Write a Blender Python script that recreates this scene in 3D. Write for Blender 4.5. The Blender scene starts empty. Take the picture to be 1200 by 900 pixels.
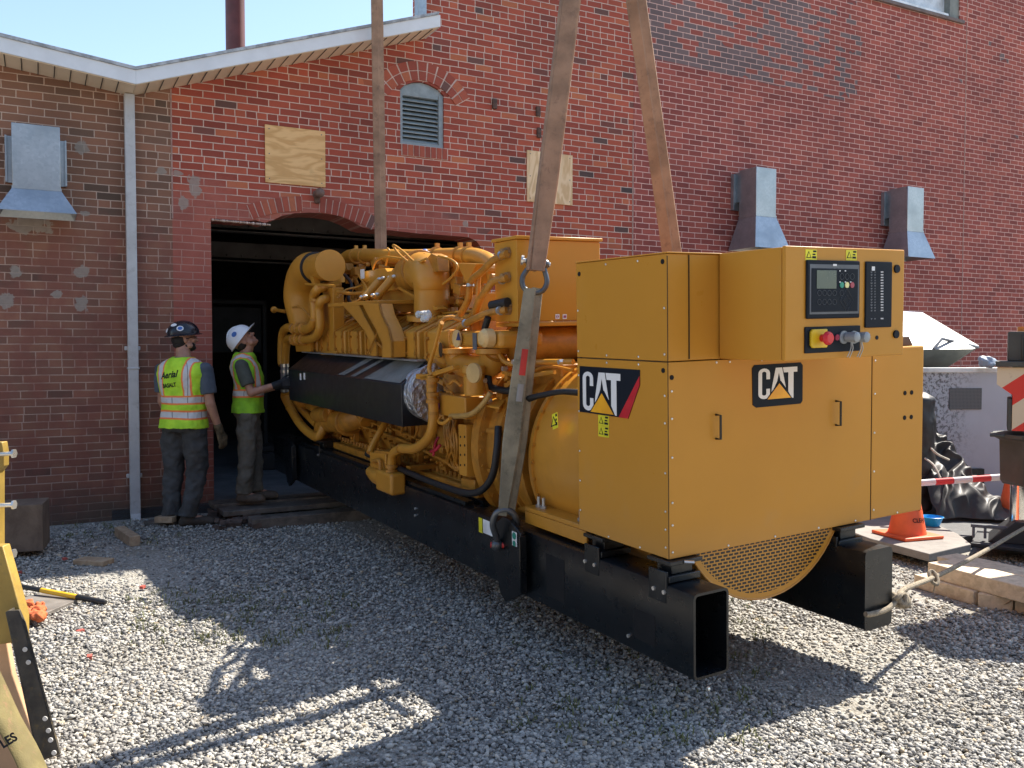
import bpy, bmesh, math, random
import numpy as np
from mathutils import Vector, Matrix, Quaternion, noise
from mathutils.bvhtree import BVHTree
random.seed(7); rng = np.random.default_rng(7)
SC = bpy.context.scene; COL = SC.collection
PI = math.pi
# ------------------------------------------------------------ camera model
FPX = 1037.0; TH = math.radians(-2.043); CH = 1.6
CAM = np.array([0, 0, CH])
def ray(px, py):
    x = (px-600)/FPX; z = -(py-450)/FPX
    return np.array([x, math.cos(TH)-math.sin(TH)*z, math.sin(TH)+math.cos(TH)*z])
def gnd(px, py, z=0.0):
    d = ray(px, py); return Vector(CAM + d*(z-CH)/d[2])
def atdepth(px, py, y):
    d = ray(px, py); return Vector(CAM + d*y/d[1])
_eb = ray(-7, 385); _eb /= np.linalg.norm(_eb)
_er = ray(2385, 340); _er -= _eb*_er.dot(_eb); _er /= np.linalg.norm(_er)
_eu = np.cross(_er, _eb); RG = np.stack([_er, _eb, _eu], 1)
AG = CAM + ray(784, 656)*3.88
GBASE = .48
def gp(px, py, axis, val):
    d = ray(px, py); n = RG[:, axis]; t = (val-n.dot(CAM-AG))/n.dot(d)
    return Vector(RG.T@(CAM+d*t-AG))
def e(px, py, r=0.1): return gp(px, py, 0, r)
def G2W(p): return Vector(AG + RG@np.array(p))
GMAT = Matrix.Identity(4)
for i in range(3):
    for j in range(3): GMAT[i][j] = RG[i, j]
_o = AG + RG@np.array([0, 0, -GBASE])
for i in range(3): GMAT[i][3] = _o[i]
W0 = gnd(158, 608); _w = np.array([1930/1037, 1, 0]); _w /= np.linalg.norm(_w)
WD = Vector(_w); WN = Vector((WD.y, -WD.x, 0))
WMAT = Matrix(((WD.x, -WN.x, 0, W0.x), (WD.y, -WN.y, 0, W0.y), (0, 0, 1, 0), (0, 0, 0, 1)))
WINV = WMAT.inverted()
def wl(px, py, out=0.0):     # wall-frame point of a pixel on the plane `out` metres in front of the wall
    d = Vector(ray(px, py)); o = Vector(CAM)
    t = WN.dot(W0+WN*out-o)/WN.dot(d); return WINV@(o+d*t)
def WP(x, out=0, z=0): return WMAT@Vector((x, -out, z))

# ------------------------------------------------------------ mesh builder
class MB:
    def __init__(s): s.v = []; s.f = []; s.m = []; s.mi = 0
    def add(s, vs, fs):
        o = len(s.v); s.v += [tuple(p) for p in vs]; s.f += [tuple(i+o for i in f) for f in fs]; s.m += [s.mi]*len(fs); return s
    def box(s, x0, x1, y0, y1, z0, z1, M=None):
        vs = [Vector((x, y, z)) for z in (z0, z1) for y in (y0, y1) for x in (x0, x1)]
        if M: vs = [M@p for p in vs]
        return s.add(vs, [(0,2,3,1),(4,5,7,6),(0,1,5,4),(2,6,7,3),(0,4,6,2),(1,3,7,5)])
    def prism(s, poly, axis, lo, hi, M=None):
        def P(a, b, c):
            p = {'x': (c, a, b), 'y': (a, c, b), 'z': (a, b, c)}[axis]
            return (M@Vector(p)) if M else p
        n = len(poly)
        vs = [P(a, b, lo) for a, b in poly]+[P(a, b, hi) for a, b in poly]
        return s.add(vs, [tuple(range(n))[::-1], tuple(range(n, 2*n))]+[(i, (i+1) % n, n+(i+1) % n, n+i) for i in range(n)])
    def slab(s, pts, dz):    # polygon of 3D points extruded by vector dz
        n = len(pts); dz = Vector(dz); pts = [Vector(p) for p in pts]
        return s.add(pts+[p+dz for p in pts], [tuple(range(n))[::-1], tuple(range(n, 2*n))]+[(i, (i+1) % n, n+(i+1) % n, n+i) for i in range(n)])
    def rings(s, rs, cap=True, closed=False):
        n = len(rs[0]); vs = [p for r in rs for p in r]; fs = []
        m = len(rs)
        for k in range(m if closed else m-1):
            a = k*n; b = ((k+1) % m)*n
            for i in range(n):
                j = (i+1) % n; fs.append((a+i, a+j, b+j, b+i))
        if cap and not closed: fs += [tuple(range(n))[::-1], tuple((m-1)*n+i for i in range(n))]
        return s.add(vs, fs)
    def tube(s, pts, r, n=12, smooth=0, cap=True, flat=None):
        pts = [Vector(p) for p in pts]
        rr = list(r) if isinstance(r, (list, tuple)) else [r]*len(pts)
        if smooth and len(pts) > 2:
            q = []; qr = []
            P = [pts[0]*2-pts[1]]+pts+[pts[-1]*2-pts[-2]]
            for i in range(1, len(P)-2):
                for k in range(smooth):
                    t = k/smooth; a, b, c, d = P[i-1:i+3]
                    q.append(.5*((2*b)+(c-a)*t+(2*a-5*b+4*c-d)*t*t+(3*b-a-3*c+d)*t**3))
                    qr.append(rr[i-1]*(1-t)+rr[i]*t)
            q.append(pts[-1]); qr.append(rr[-1]); pts, rr = q, qr
        t0 = (pts[1]-pts[0]).normalized(); up = Vector((0, 0, 1)) if abs(t0.z) < .9 else Vector((1, 0, 0))
        u = t0.cross(up).normalized(); rs = []
        for i, p in enumerate(pts):
            t = ((pts[min(i+1, len(pts)-1)]-pts[max(i-1, 0)])).normalized()
            u = (u-t*u.dot(t)).normalized(); w = t.cross(u)
            a, b = (rr[i], rr[i]) if flat is None else (rr[i], rr[i]*flat)
            rs.append([p+u*a*math.cos(2*PI*k/n)+w*b*math.sin(2*PI*k/n) for k in range(n)])
        return s.rings(rs, cap)
    def cyl(s, p0, p1, r0, r1=None, n=20): return s.tube([p0, p1], [r0, r0 if r1 is None else r1], n)
    def lathe(s, prof, M=None, n=28, a0=0, a1=2*PI):   # profile (radius, height) around Z
        rs = []
        full = abs(a1-a0-2*PI) < 1e-6; k = n if full else n+1
        for r, z in prof:
            ring = [Vector((max(r, 1e-4)*math.cos(a0+(a1-a0)*i/n), max(r, 1e-4)*math.sin(a0+(a1-a0)*i/n), z)) for i in range(k)]
            rs.append([M@p for p in ring] if M else ring)
        return s.rings(rs, True)
    def ball(s, c, rx, ry=None, rz=None, n=16, m=10, M=None):
        ry = rx if ry is None else ry; rz = rx if rz is None else rz; c = Vector(c); rs = []
        for k in range(m+1):
            a = -PI/2+PI*(k+.02 if k == 0 else (k-.02 if k == m else k))/m
            ring = [Vector((rx*math.cos(a)*math.cos(2*PI*i/n), ry*math.cos(a)*math.sin(2*PI*i/n), rz*math.sin(a))) for i in range(n)]
            rs.append([c+((M@p) if M else p) for p in ring])
        return s.rings(rs)
    def caps(s, p0, p1, r0, r1, n=14):     # tapered capsule
        p0 = Vector(p0); p1 = Vector(p1); d = (p1-p0); L = d.length; d.normalize(); pts = []; rr = []
        for k in range(4): a = PI/2*(1-k/4)*.97; pts.append(p0-d*r0*math.sin(a)); rr.append(r0*math.cos(a))
        for k in range(5): pts.append(p0+d*L*k/4); rr.append(r0+(r1-r0)*k/4)
        for k in range(1, 5): a = PI/2*(k/4)*.97; pts.append(p1+d*r1*math.sin(a)); rr.append(r1*math.cos(a))
        return s.tube(pts, rr, n)
    def build(s, name, mats, parent=None, bevel=0, sharp=35, smooth=True, off=None, M=None, seg=2):
        me = bpy.data.meshes.new(name); me.from_pydata(s.v, [], s.f)
        bm = bmesh.new(); bm.from_mesh(me); bmesh.ops.recalc_face_normals(bm, faces=bm.faces); bm.to_mesh(me); bm.free()
        if not isinstance(mats, (list, tuple)): mats = [mats]
        for m in mats: me.materials.append(m)
        me.polygons.foreach_set('material_index', s.m)
        if smooth:
            me.polygons.foreach_set('use_smooth', [True]*len(me.polygons)); me.set_sharp_from_angle(angle=math.radians(sharp))
        o = bpy.data.objects.new(name, me); COL.objects.link(o)
        if parent: o.parent = parent
        if off: o.location = off
        if M is not None: o.matrix_world = M
        if bevel:
            b = o.modifiers.new('bevel', 'BEVEL'); b.width = bevel; b.segments = seg; b.limit_method = 'ANGLE'; b.angle_limit = math.radians(40); b.harden_normals = False
        return o
def tag(o, label=None, cat=None, group=None, kind=None):
    if label: o['label'] = label
    if cat: o['category'] = cat
    if group: o['group'] = group
    if kind: o['kind'] = kind
    return o
def thing(name, label, cat, M=None, group=None):
    o = bpy.data.objects.new(name, None); COL.objects.link(o); o.empty_display_size = .1
    if M is not None: o.matrix_world = M
    return tag(o, label, cat, group)
def T(p, rz=0): return Matrix.Translation(Vector(p))@Matrix.Rotation(rz, 4, 'Z')
def copy_tree(o, parent=None):
    c = o.copy(); COL.objects.link(c)
    if parent: c.parent = parent
    for ch in [x for x in bpy.data.objects if x.parent == o]: copy_tree(ch, c)
    return c
_font = {}
def text_mb(body, size, bold=0.0, shear=0.0, sx=1.0):
    cu = bpy.data.curves.new('t', 'FONT'); cu.body = body; cu.size = size; cu.offset = bold; cu.shear = shear; cu.align_x = 'CENTER'; cu.align_y = 'CENTER'; cu.resolution_u = 3
    o = bpy.data.objects.new('t', cu); COL.objects.link(o); dg = bpy.context.evaluated_depsgraph_get()
    me = bpy.data.meshes.new_from_object(o.evaluated_get(dg)); mb = MB()
    mb.add([(v.co.x*sx, v.co.y, 0) for v in me.vertices], [tuple(p.vertices) for p in me.polygons])
    bpy.data.objects.remove(o); bpy.data.curves.remove(cu); bpy.data.meshes.remove(me); return mb
def text(body, size, name, m, parent, M, off=None, **k):
    mb = text_mb(body, size, **k); mb.v = [tuple(M@Vector(p)) for p in mb.v]
    return mb.build(name, m, parent, smooth=False, off=off)

# ------------------------------------------------------------ materials
class NT:
    def __init__(s, name):
        s.mat = bpy.data.materials.new(name); s.mat.use_nodes = True; s.nt = s.mat.node_tree; s.nt.nodes.clear()
        s.out = s.n('ShaderNodeOutputMaterial'); s.p = s.n('ShaderNodeBsdfPrincipled'); s.l(s.p.outputs[0], s.out.inputs[0])
        s.tc = s.n('ShaderNodeTexCoord')
    def n(s, t, **k):
        x = s.nt.nodes.new(t)
        for a, b in k.items(): setattr(x, a, b)
        return x
    def l(s, a, b): s.nt.links.new(a, b)
    def set(s, sock, v):
        if hasattr(v, 'links') or isinstance(v, bpy.types.NodeSocket): s.l(v, sock)
        elif isinstance(v, (tuple, list)) and len(v) == 3 and sock.type == 'RGBA': sock.default_value = (*v, 1)
        else: sock.default_value = v
    def m(s, op, a, b=None, c=None, clamp=False):
        x = s.n('ShaderNodeMath', operation=op); x.use_clamp = clamp
        for i, v in enumerate((a, b, c)):
            if v is not None: s.set(x.inputs[i], v)
        return x.outputs[0]
    def mix(s, f, a, b, blend='MIX'):
        x = s.n('ShaderNodeMix', data_type='RGBA', blend_type=blend); s.set(x.inputs[0], f); s.set(x.inputs[6], a); s.set(x.inputs[7], b); return x.outputs[2]
    def noise(s, scale, detail=3, rough=.55, vec=None, dist=0, col=False):
        x = s.n('ShaderNodeTexNoise'); s.l(vec if vec is not None else s.tc.outputs['Object'], x.inputs['Vector'])
        x.inputs['Scale'].default_value = scale; x.inputs['Detail'].default_value = detail; x.inputs['Roughness'].default_value = rough; x.inputs['Distortion'].default_value = dist
        return x.outputs['Color' if col else 'Fac']
    def ss(s, v, lo, hi):
        x = s.n('ShaderNodeMapRange', interpolation_type='SMOOTHSTEP'); s.set(x.inputs[0], v); x.inputs[1].default_value = lo; x.inputs[2].default_value = hi; return x.outputs[0]
    def xyz(s, v=None):
        x = s.n('ShaderNodeSeparateXYZ'); s.l(v if v is not None else s.tc.outputs['Object'], x.inputs[0]); return x.outputs
    def comb(s, a, b, c=0.0):
        x = s.n('ShaderNodeCombineXYZ')
        for i, v in enumerate((a, b, c)): s.set(x.inputs[i], v)
        return x.outputs[0]
    def ramp(s, f, stops):
        x = s.n('ShaderNodeValToRGB'); s.l(f, x.inputs[0]); cr = x.color_ramp
        while len(cr.elements) < len(stops): cr.elements.new(.5)
        for el, (p, c) in zip(cr.elements, stops): el.position = p; el.color = (*c, 1)
        return x.outputs[0]
    def bump(s, h, strength=.3, dist=.01, normal=None):
        x = s.n('ShaderNodeBump'); x.inputs['Strength'].default_value = strength; x.inputs['Distance'].default_value = dist; s.l(h, x.inputs['Height'])
        if normal is not None: s.l(normal, x.inputs['Normal'])
        s.l(x.outputs[0], s.p.inputs['Normal']); return x.outputs[0]
    def done(s, color=None, rough=None, metal=None):
        if color is not None: s.set(s.p.inputs['Base Color'], color)
        if rough is not None: s.set(s.p.inputs['Roughness'], rough)
        if metal is not None: s.set(s.p.inputs['Metallic'], metal)
        return s.mat
def simple(name, col, rough=.5, metal=0, var=.18, vs=6, bump=0, bs=60, dirt=None, dirt_amt=.4, coat=0):
    t = NT(name); n = t.noise(vs, 4); f = t.ss(n, .3, .7)
    a = tuple(c*(1-var) for c in col); b = tuple(min(1, c*(1+var)) for c in col)
    c = t.mix(f, a, b)
    if dirt:
        d = t.ss(t.noise(vs*1.7+3, 6, .7), .52, .72); c = t.mix(t.m('MULTIPLY', d, dirt_amt), c, dirt)
    r = t.m('ADD', t.m('MULTIPLY', t.m('SUBTRACT', t.noise(vs*3, 4), .5), .25), rough, clamp=True)
    if bump: t.bump(t.noise(bs, 4), bump, .004)
    if coat: t.p.inputs['Coat Weight'].default_value = coat; t.p.inputs['Coat Roughness'].default_value = .15
    return t.done(c, r, metal)
YEL = (.53, .24, .028)
M_yel = simple('yellow_paint', YEL, .36, 0, .07, 3, .05, 90, (.30, .14, .03), .18)
def m_panel():
    t = NT('yellow_panel'); n = t.noise(1.3, 5, .6); d = t.ss(t.noise(2.6, 6, .72), .56, .8); X, Y, Z = t.xyz()
    c = t.mix(t.ss(n, .3, .7), (.535, .248, .034), (.575, .268, .037)); low = t.m('SUBTRACT', 1.0, t.ss(t.m('ADD', Z, t.m('MULTIPLY', n, .25)), .06, .30))
    c = t.mix(t.m('MULTIPLY', t.m('ADD', t.m('MULTIPLY', d, .16), t.m('MULTIPLY', low, .16)), 1.0), c, (.33, .25, .16))
    sc = t.ss(t.noise(5, 5, .8, vec=t.comb(t.m('MULTIPLY', X, 8.0), Y, Z)), .70, .74); c = t.mix(t.m('MULTIPLY', sc, .25), c, (.30, .17, .05))
    t.p.inputs['Specular IOR Level'].default_value = .2; t.bump(t.noise(1.9, 2), .22, .02); return t.done(c, t.m('ADD', t.m('MULTIPLY', t.noise(4, 5, .7), .22), .20))
M_yelp = m_panel()
M_yeld = simple('yellow_cast_shaded', (.43, .185, .02), .46, 0, .2, 11, .5, 130, (.20, .10, .03), .35)  # rough cast paint, darkened so the colour carries the engine's shade
M_blk = simple('black_paint', (.007, .009, .011), .3, 0, .25, 5, .12, 40, (.045, .043, .038), .4)
M_blkcov = simple('black_cover', (.012, .014, .018), .33, 0, .2, 4)
M_gloss = simple('dark_bezel', (.010, .014, .023), .5, 0, .1, 4)
for _n in M_gloss.node_tree.nodes:
    if _n.type == 'BSDF_PRINCIPLED': _n.inputs['Specular IOR Level'].default_value = .12
M_grey = simple('grey_trim', (.10, .11, .13), .45)
M_rub = simple('black_rubber', (.012, .012, .014), .55)
M_screw = simple('zinc_screw', (.75, .72, .66), .3, .8)
M_steel = simple('galvanised_steel', (.42, .45, .48), .38, .75, .16, 12)
M_white = simple('white_enamel', (.78, .80, .82), .4)
M_whitep = simple('white_lettering', (.80, .80, .80), .5, 0, .02)
M_red = simple('red_vinyl', (.52, .012, .025), .4)
M_org = simple('logo_yellow', (.95, .42, .01), .45)
M_warn = simple('warning_yellow', (.75, .68, .02), .5)
M_dark = simple('dark_void', (.006, .006, .007), .9)
def m_galv():
    t = NT('galvanised_sheet'); v = t.n('ShaderNodeTexVoronoi'); t.l(t.tc.outputs['Object'], v.inputs[0]); v.inputs['Scale'].default_value = 45
    sp = t.xyz(v.outputs['Color'])[0]; n = t.noise(2.5, 3)
    c = t.mix(sp, (.38, .41, .43), (.47, .50, .52)); c = t.mix(t.ss(n, .35, .75), c, (.30, .33, .35))
    return t.done(c, t.m('ADD', t.m('MULTIPLY', sp, .12), .34), .78)
M_galv = m_galv()
def m_foil():
    t = NT('foil_blanket'); v = t.n('ShaderNodeTexVoronoi'); t.l(t.tc.outputs['Object'], v.inputs[0]); v.inputs['Scale'].default_value = 22
    n = t.noise(30, 4, .7); t.bump(t.m('ADD', v.outputs[0], n), .9, .02)
    return t.done(t.mix(n, (.45, .48, .52), (.8, .82, .86)), .33, .85)
M_foil = m_foil()
def m_brick(name, pal, mortar, bw=.213, ch=.0712, split=False):
    t = NT(name); X, Y, Z = t.xyz()
    w1 = t.m('MULTIPLY', t.m('SUBTRACT', t.noise(3.5, 3), .5), .012); w2 = t.m('MULTIPLY', t.m('SUBTRACT', t.noise(9, 2), .5), .008)
    z = t.m('ADD', t.m('ADD', Z, w1), 10.0); x = t.m('ADD', t.m('ADD', X, w2), 40.0)
    zr = t.m('DIVIDE', z, ch); row = t.m('FLOOR', zr); fz = t.m('FRACT', zr)
    half = t.m('MULTIPLY', t.m('MODULO', row, 2.0), .5)
    hdr = t.m('LESS_THAN', t.m('MODULO', row, 7.0), .5 if split else -1.0)
    if split: hdr = t.m('MULTIPLY', hdr, t.m('GREATER_THAN', t.noise(.7, 1), .40))
    wn1 = t.n('ShaderNodeTexWhiteNoise', noise_dimensions='1D'); t.l(row, wn1.inputs['W'])
    jit = t.m('MULTIPLY', wn1.outputs[0], .12)
    u0 = t.m('ADD', t.m('ADD', t.m('DIVIDE', x, bw), half), jit)
    u = t.m('MULTIPLY', u0, t.m('ADD', hdr, 1.0)); col = t.m('FLOOR', u); fu = t.m('FRACT', u)
    wn = t.n('ShaderNodeTexWhiteNoise', noise_dimensions='2D'); t.l(t.comb(row, col), wn.inputs['Vector']); rnd = wn.outputs['Value']; rc = t.xyz(wn.outputs['Color'])
    mw = .0045
    du = t.m('MULTIPLY', t.m('MINIMUM', fu, t.m('SUBTRACT', 1.0, fu)), t.m('DIVIDE', bw, t.m('ADD', hdr, 1.0)))
    dz = t.m('MULTIPLY', t.m('MINIMUM', fz, t.m('SUBTRACT', 1.0, fz)), ch)
    d = t.m('ADD', t.m('MINIMUM', du, dz), t.m('MULTIPLY', t.m('SUBTRACT', t.noise(60, 3), .5), .0035))
    brick = t.ss(d, mw-.0015, mw+.0015)
    def clr(p):
        c = t.ramp(rnd, p); return c
    c = clr(pal[0]); mo = mortar[0]
    if split:
        left = t.m('LESS_THAN', X, .378)
        c = t.mix(left, c, clr(pal[1])); mo = t.mix(left, mortar[0], mortar[1])
    else:
        # dark over-fired band high on the tall wall
        nn = t.noise(1.1, 4, .6)
        zz = t.m('ADD', Z, t.m('MULTIPLY', t.m('SUBTRACT', nn, .5), .5))
        lowb = t.m('ADD', t.m('MULTIPLY', t.m('SUBTRACT', X, 6.0), -.02), 5.32)
        band = t.ss(t.m('SUBTRACT', Z, lowb), 0, .03); fade = t.m('SUBTRACT', 1.0, t.ss(t.m('ADD', X, t.m('MULTIPLY', nn, 2.5)), 9.2, 12.0))
        band = t.m('MULTIPLY', band, t.m('LESS_THAN', zz, 6.9))
        pick = t.m('LESS_THAN', t.m('ADD', rc[0], t.m('MULTIPLY', t.m('SUBTRACT', t.noise(1.6, 2), .5), 1.6)), t.m('SUBTRACT', t.m('MULTIPLY', fade, .92), .18))
        c = t.mix(t.m('MULTIPLY', band, pick), c, (.19, .135, .135))
    fine = t.noise(120, 4, .7); c = t.mix(.35, c, t.mix(fine, (.35, .3, .3), (1, 1, 1)), 'MULTIPLY')
    c = t.mix(.5, c, t.mix(rc[1], (.7, .7, .7), (1.25, 1.2, 1.15)), 'MULTIPLY')
    mort = t.mix(t.noise(25, 4), tuple(.75*v for v in (1, 1, 1)), (1.1, 1.1, 1.1)); mo = t.mix(1.0, mo, mort, 'MULTIPLY')
    fin = t.mix(brick, mo, c)
    big = t.noise(.8, 5, .6)
    if split:
        # red colour-wash over brick and mortar low round the doorway
        zz = t.m('ADD', Z, t.m('MULTIPLY', t.m('SUBTRACT', t.noise(2.2, 5, .65), .5), .9))
        near = t.m('MULTIPLY', t.m('GREATER_THAN', X, .378), t.m('SUBTRACT', 1.0, t.ss(X, 3.2, 3.9)))
        wash = t.m('MULTIPLY', t.m('SUBTRACT', 1.0, t.ss(zz, 3.05, 3.35)), near)
        wc = t.mix(t.noise(7, 5, .7), (.25, .07, .05), (.46, .16, .12))
        fin = t.mix(t.m('MULTIPLY', wash, .72), fin, wc)
        # older wall on the left: mortar lost, smeared with red-brown
        zl = t.m('ADD', Z, t.m('MULTIPLY', t.m('SUBTRACT', t.noise(2.6, 5, .6), .5), .7))
        lowl = t.m('MULTIPLY', left, t.m('SUBTRACT', 1.0, t.ss(zl, 2.5, 3.2)))
        wl_ = t.mix(t.noise(6, 5, .7), (.14, .052, .04), (.30, .095, .068))
        fin = t.mix(t.m('MULTIPLY', lowl, t.m('ADD', t.m('MULTIPLY', t.ss(t.noise(4, 4), .4, .6), .4), .3)), fin, wl_)
        # damp dirty foot of the wall
        foot = t.m('SUBTRACT', 1.0, t.ss(t.m('ADD', Z, t.m('MULTIPLY', t.noise(5, 5), .35)), .2, .62))
        fin = t.mix(t.m('MULTIPLY', foot, .75), fin, (.07, .06, .045))
        # cement smears
        sm = None; wob = t.m('MULTIPLY', t.m('SUBTRACT', t.noise(14, 4, .6), .5), 2.2)
        for (cx_, cz_, rx_, rz_) in SMEARS:
            dd = t.m('ADD', t.m('SQRT', t.m('ADD', t.m('POWER', t.m('DIVIDE', t.m('SUBTRACT', X, cx_), rx_), 2.0), t.m('POWER', t.m('DIVIDE', t.m('SUBTRACT', Z, cz_), rz_), 2.0))), wob)
            q_ = t.m('SUBTRACT', 1.0, t.ss(dd, .85, 1.05)); sm = q_ if sm is None else t.m('MAXIMUM', sm, q_)
        fin = t.mix(t.m('MULTIPLY', sm, .72), fin, t.mix(t.noise(20, 4), (.25, .225, .19), (.40, .37, .32)))
    fin = t.mix(.55, fin, t.mix(t.ss(big, .3, .7), (.72, .70, .70), (1.15, 1.12, 1.1)), 'MULTIPLY')
    h = t.m('ADD', t.m('MULTIPLY', brick, 1.0), t.m('MULTIPLY', t.noise(90, 4), .35))
    t.bump(h, .6, .006)
    return t.done(fin, .88)
PAL_MID = [(0, (.10, .07, .065)), (.018, (.17, .08, .065)), (.05, (.32, .070, .045)), (.55, (.43, .088, .052)), (.9, (.48, .11, .06)), (1, (.55, .18, .08))]
PAL_LEFT = [(0, (.10, .075, .055)), (.12, (.22, .125, .085)), (.6, (.29, .145, .09)), (1, (.33, .16, .10))]
PAL_R = [(0, (.26, .062, .05)), (.4, (.335, .080, .062)), (1, (.40, .105, .075))]
SMEARS = []
for (px_, py_, rx_, ry_) in ((95, 173, 8, 8), (189, 201, 6, 5), (209, 203, 6, 4), (228, 218, 8, 14), (215, 238, 6, 8), (34, 264, 24, 10), (6, 352, 9, 9), (66, 345, 6, 5), (96, 357, 7, 10), (18, 319, 7, 6), (96, 318, 8, 7), (545, 262, 5, 5), (100, 250, 6, 3)):
    _p = wl(px_, py_); SMEARS.append((_p.x, _p.z, rx_*.0080, ry_*.0080))
M_brickL = m_brick('old_red_brick', [PAL_MID, PAL_LEFT], [(.70, .53, .44), (.58, .43, .34)], split=True)
M_brickR = m_brick('tall_wall_brick', [PAL_R], [(.78, .49, .42)])
def m_ply(name, base, vert=False):
    t = NT(name); X, Y, Z = t.xyz()
    v = t.comb(t.m('MULTIPLY', X, 7.0 if vert else 1.6), 0.0, t.m('MULTIPLY', Z, 1.6 if vert else 7.0))
    n = t.noise(1.1, 3, .5, vec=v, dist=.6); g = t.m('PINGPONG', t.m('MULTIPLY', n, 9.0), 1.0)
    c = t.mix(t.ss(g, .1, .9), (base[0]*.80, base[1]*.72, base[2]*.62), base); c = t.mix(t.m('MULTIPLY', t.ss(t.noise(3, 4), .55, .75), .5), c, tuple(.5*x for x in base))
    return t.done(c, .75)
M_ply = m_ply('plywood', (.80, .50, .22)); M_plyv = m_ply('pale_plywood', (.82, .60, .36), True)
def m_wood(name, a, b, s=14):
    t = NT(name); n = t.noise(s, 6, .65, dist=.6); m2 = t.noise(70, 3)
    c = t.mix(t.ss(n, .3, .7), a, b); t.bump(t.m('ADD', n, m2), .5, .004); return t.done(c, .8)
M_wood = m_wood('timber', (.30, .20, .12), (.46, .34, .22)); M_wooddk = m_wood('weathered_plank', (.075, .064, .054), (.17, .14, .115), 9)
M_crib = m_wood('cribbing_timber', (.52, .42, .29), (.72, .60, .44), 20)
def m_conc(name, a, b, s=4):
    t = NT(name); n = t.noise(s, 6, .65); f = t.noise(80, 4, .7); c = t.mix(t.ss(n, .3, .7), a, b); c = t.mix(t.m('MULTIPLY', t.ss(f, .55, .7), .3), c, tuple(.5*x for x in a))
    t.bump(f, .5, .004); return t.done(c, .85)
M_conc = m_conc('concrete', (.20, .182, .165), (.30, .275, .245)); M_pave = m_conc('dark_pavement', (.09, .09, .09), (.15, .15, .15))
M_floor = m_conc('shop_floor', (.10, .115, .13), (.16, .175, .19))
M_skin = simple('skin', (.42, .22, .15), .5, 0, .12, 20)
M_orange = simple('cone_orange', (.85, .13, .035), .5, 0, .08, 8)
M_blue = simple('blue_plastic', (.01, .33, .72), .35)
M_sling = simple('sling_web', (.32, .195, .125), .85, 0, .22, 7, .5, 260, (.10, .06, .05), .5)
M_slingg = simple('green_sling_web', (.24, .215, .15), .85, 0, .3, 7, .5, 260, (.07, .07, .05), .6)
M_shack = simple('shackle_steel', (.13, .14, .15), .42, .7, .2, 12)
M_chrome = simple('chrome', (.75, .75, .74), .13, 1.0, .03)
M_maroon = simple('maroon_stack', (.09, .022, .022), .55)
# ============================================================ CAMERA, LIGHT
cam = bpy.data.cameras.new('camera'); cam.sensor_width = 36; cam.lens = 36*FPX/1200; cam.clip_end = 2000; cam.clip_start = .05
co = bpy.data.objects.new('camera', cam); COL.objects.link(co); co.location = CAM; co.rotation_euler = (PI/2+TH, 0, 0); SC.camera = co
SD = Vector((.60, .56, 1.0)).normalized()
w = bpy.data.worlds.new('World'); SC.world = w; w.use_nodes = True; nt = w.node_tree; nt.nodes.clear()
sky = nt.nodes.new('ShaderNodeTexSky'); sky.sky_type = 'NISHITA'; sky.sun_disc = False; sky.sun_elevation = math.asin(SD.z); sky.sun_rotation = math.atan2(SD.x, SD.y)
sky.air_density = 1.15; sky.dust_density = .7; sky.ozone_density = 1.0
bg = nt.nodes.new('ShaderNodeBackground'); bg.inputs[1].default_value = .106; wo = nt.nodes.new('ShaderNodeOutputWorld')
nt.links.new(sky.outputs[0], bg.inputs[0]); nt.links.new(bg.outputs[0], wo.inputs[0])
sl = bpy.data.lights.new('sun', 'SUN'); sl.energy = 5.0; sl.angle = math.radians(.53); sl.color = (1, .93, .82)
so = bpy.data.objects.new('sun', sl); COL.objects.link(so); so.rotation_euler = SD.to_track_quat('Z', 'Y').to_euler(); so.location = (5, 5, 12)
SC.view_settings.view_transform = 'Standard'; SC.view_settings.look = 'None'; SC.view_settings.exposure = 1.24; SC.view_settings.gamma = 1
SC.render.engine = 'CYCLES'

# ============================================================ GROUND
def m_ground():
    t = NT('gravel_bed'); v = t.n('ShaderNodeTexVoronoi'); t.l(t.tc.outputs['Object'], v.inputs[0]); v.inputs['Scale'].default_value = 75
    c = t.ramp(t.xyz(v.outputs['Color'])[0], [(0, (.20, .185, .16)), (.5, (.30, .285, .25)), (1, (.44, .42, .38))])
    big = t.noise(.9, 5, .65); c = t.mix(t.m('MULTIPLY', t.ss(big, .52, .68), .55), c, (.19, .16, .11))
    t.bump(t.m('SUBTRACT', 1.0, v.outputs[0]), .8, .012); return t.done(c, .9)
def m_stone():
    t = NT('crushed_stone'); a = t.n('ShaderNodeAttribute', attribute_name='tone'); f = a.outputs['Fac']
    c = t.ramp(f, [(0, (.13, .125, .12)), (.25, (.24, .23, .215)), (.6, (.36, .345, .315)), (.92, (.50, .48, .435)), (.96, (.42, .33, .22)), (1, (.62, .595, .54))])
    n = t.noise(90, 3); c = t.mix(.5, c, t.mix(n, (.7, .7, .7), (1.45, 1.43, 1.38)), 'MULTIPLY')
    big = t.ss(t.noise(.8, 4, .6), .5, .72); c = t.mix(t.m('MULTIPLY', big, .28), c, (.20, .17, .12))
    return t.done(c, .85)
g = MB(); g.add([(-300, -300, 0), (300, -300, 0), (300, 300, 0), (-300, 300, 0)], [(0, 1, 2, 3)])
tag(g.build('ground', m_ground(), smooth=False), kind='structure')
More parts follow.
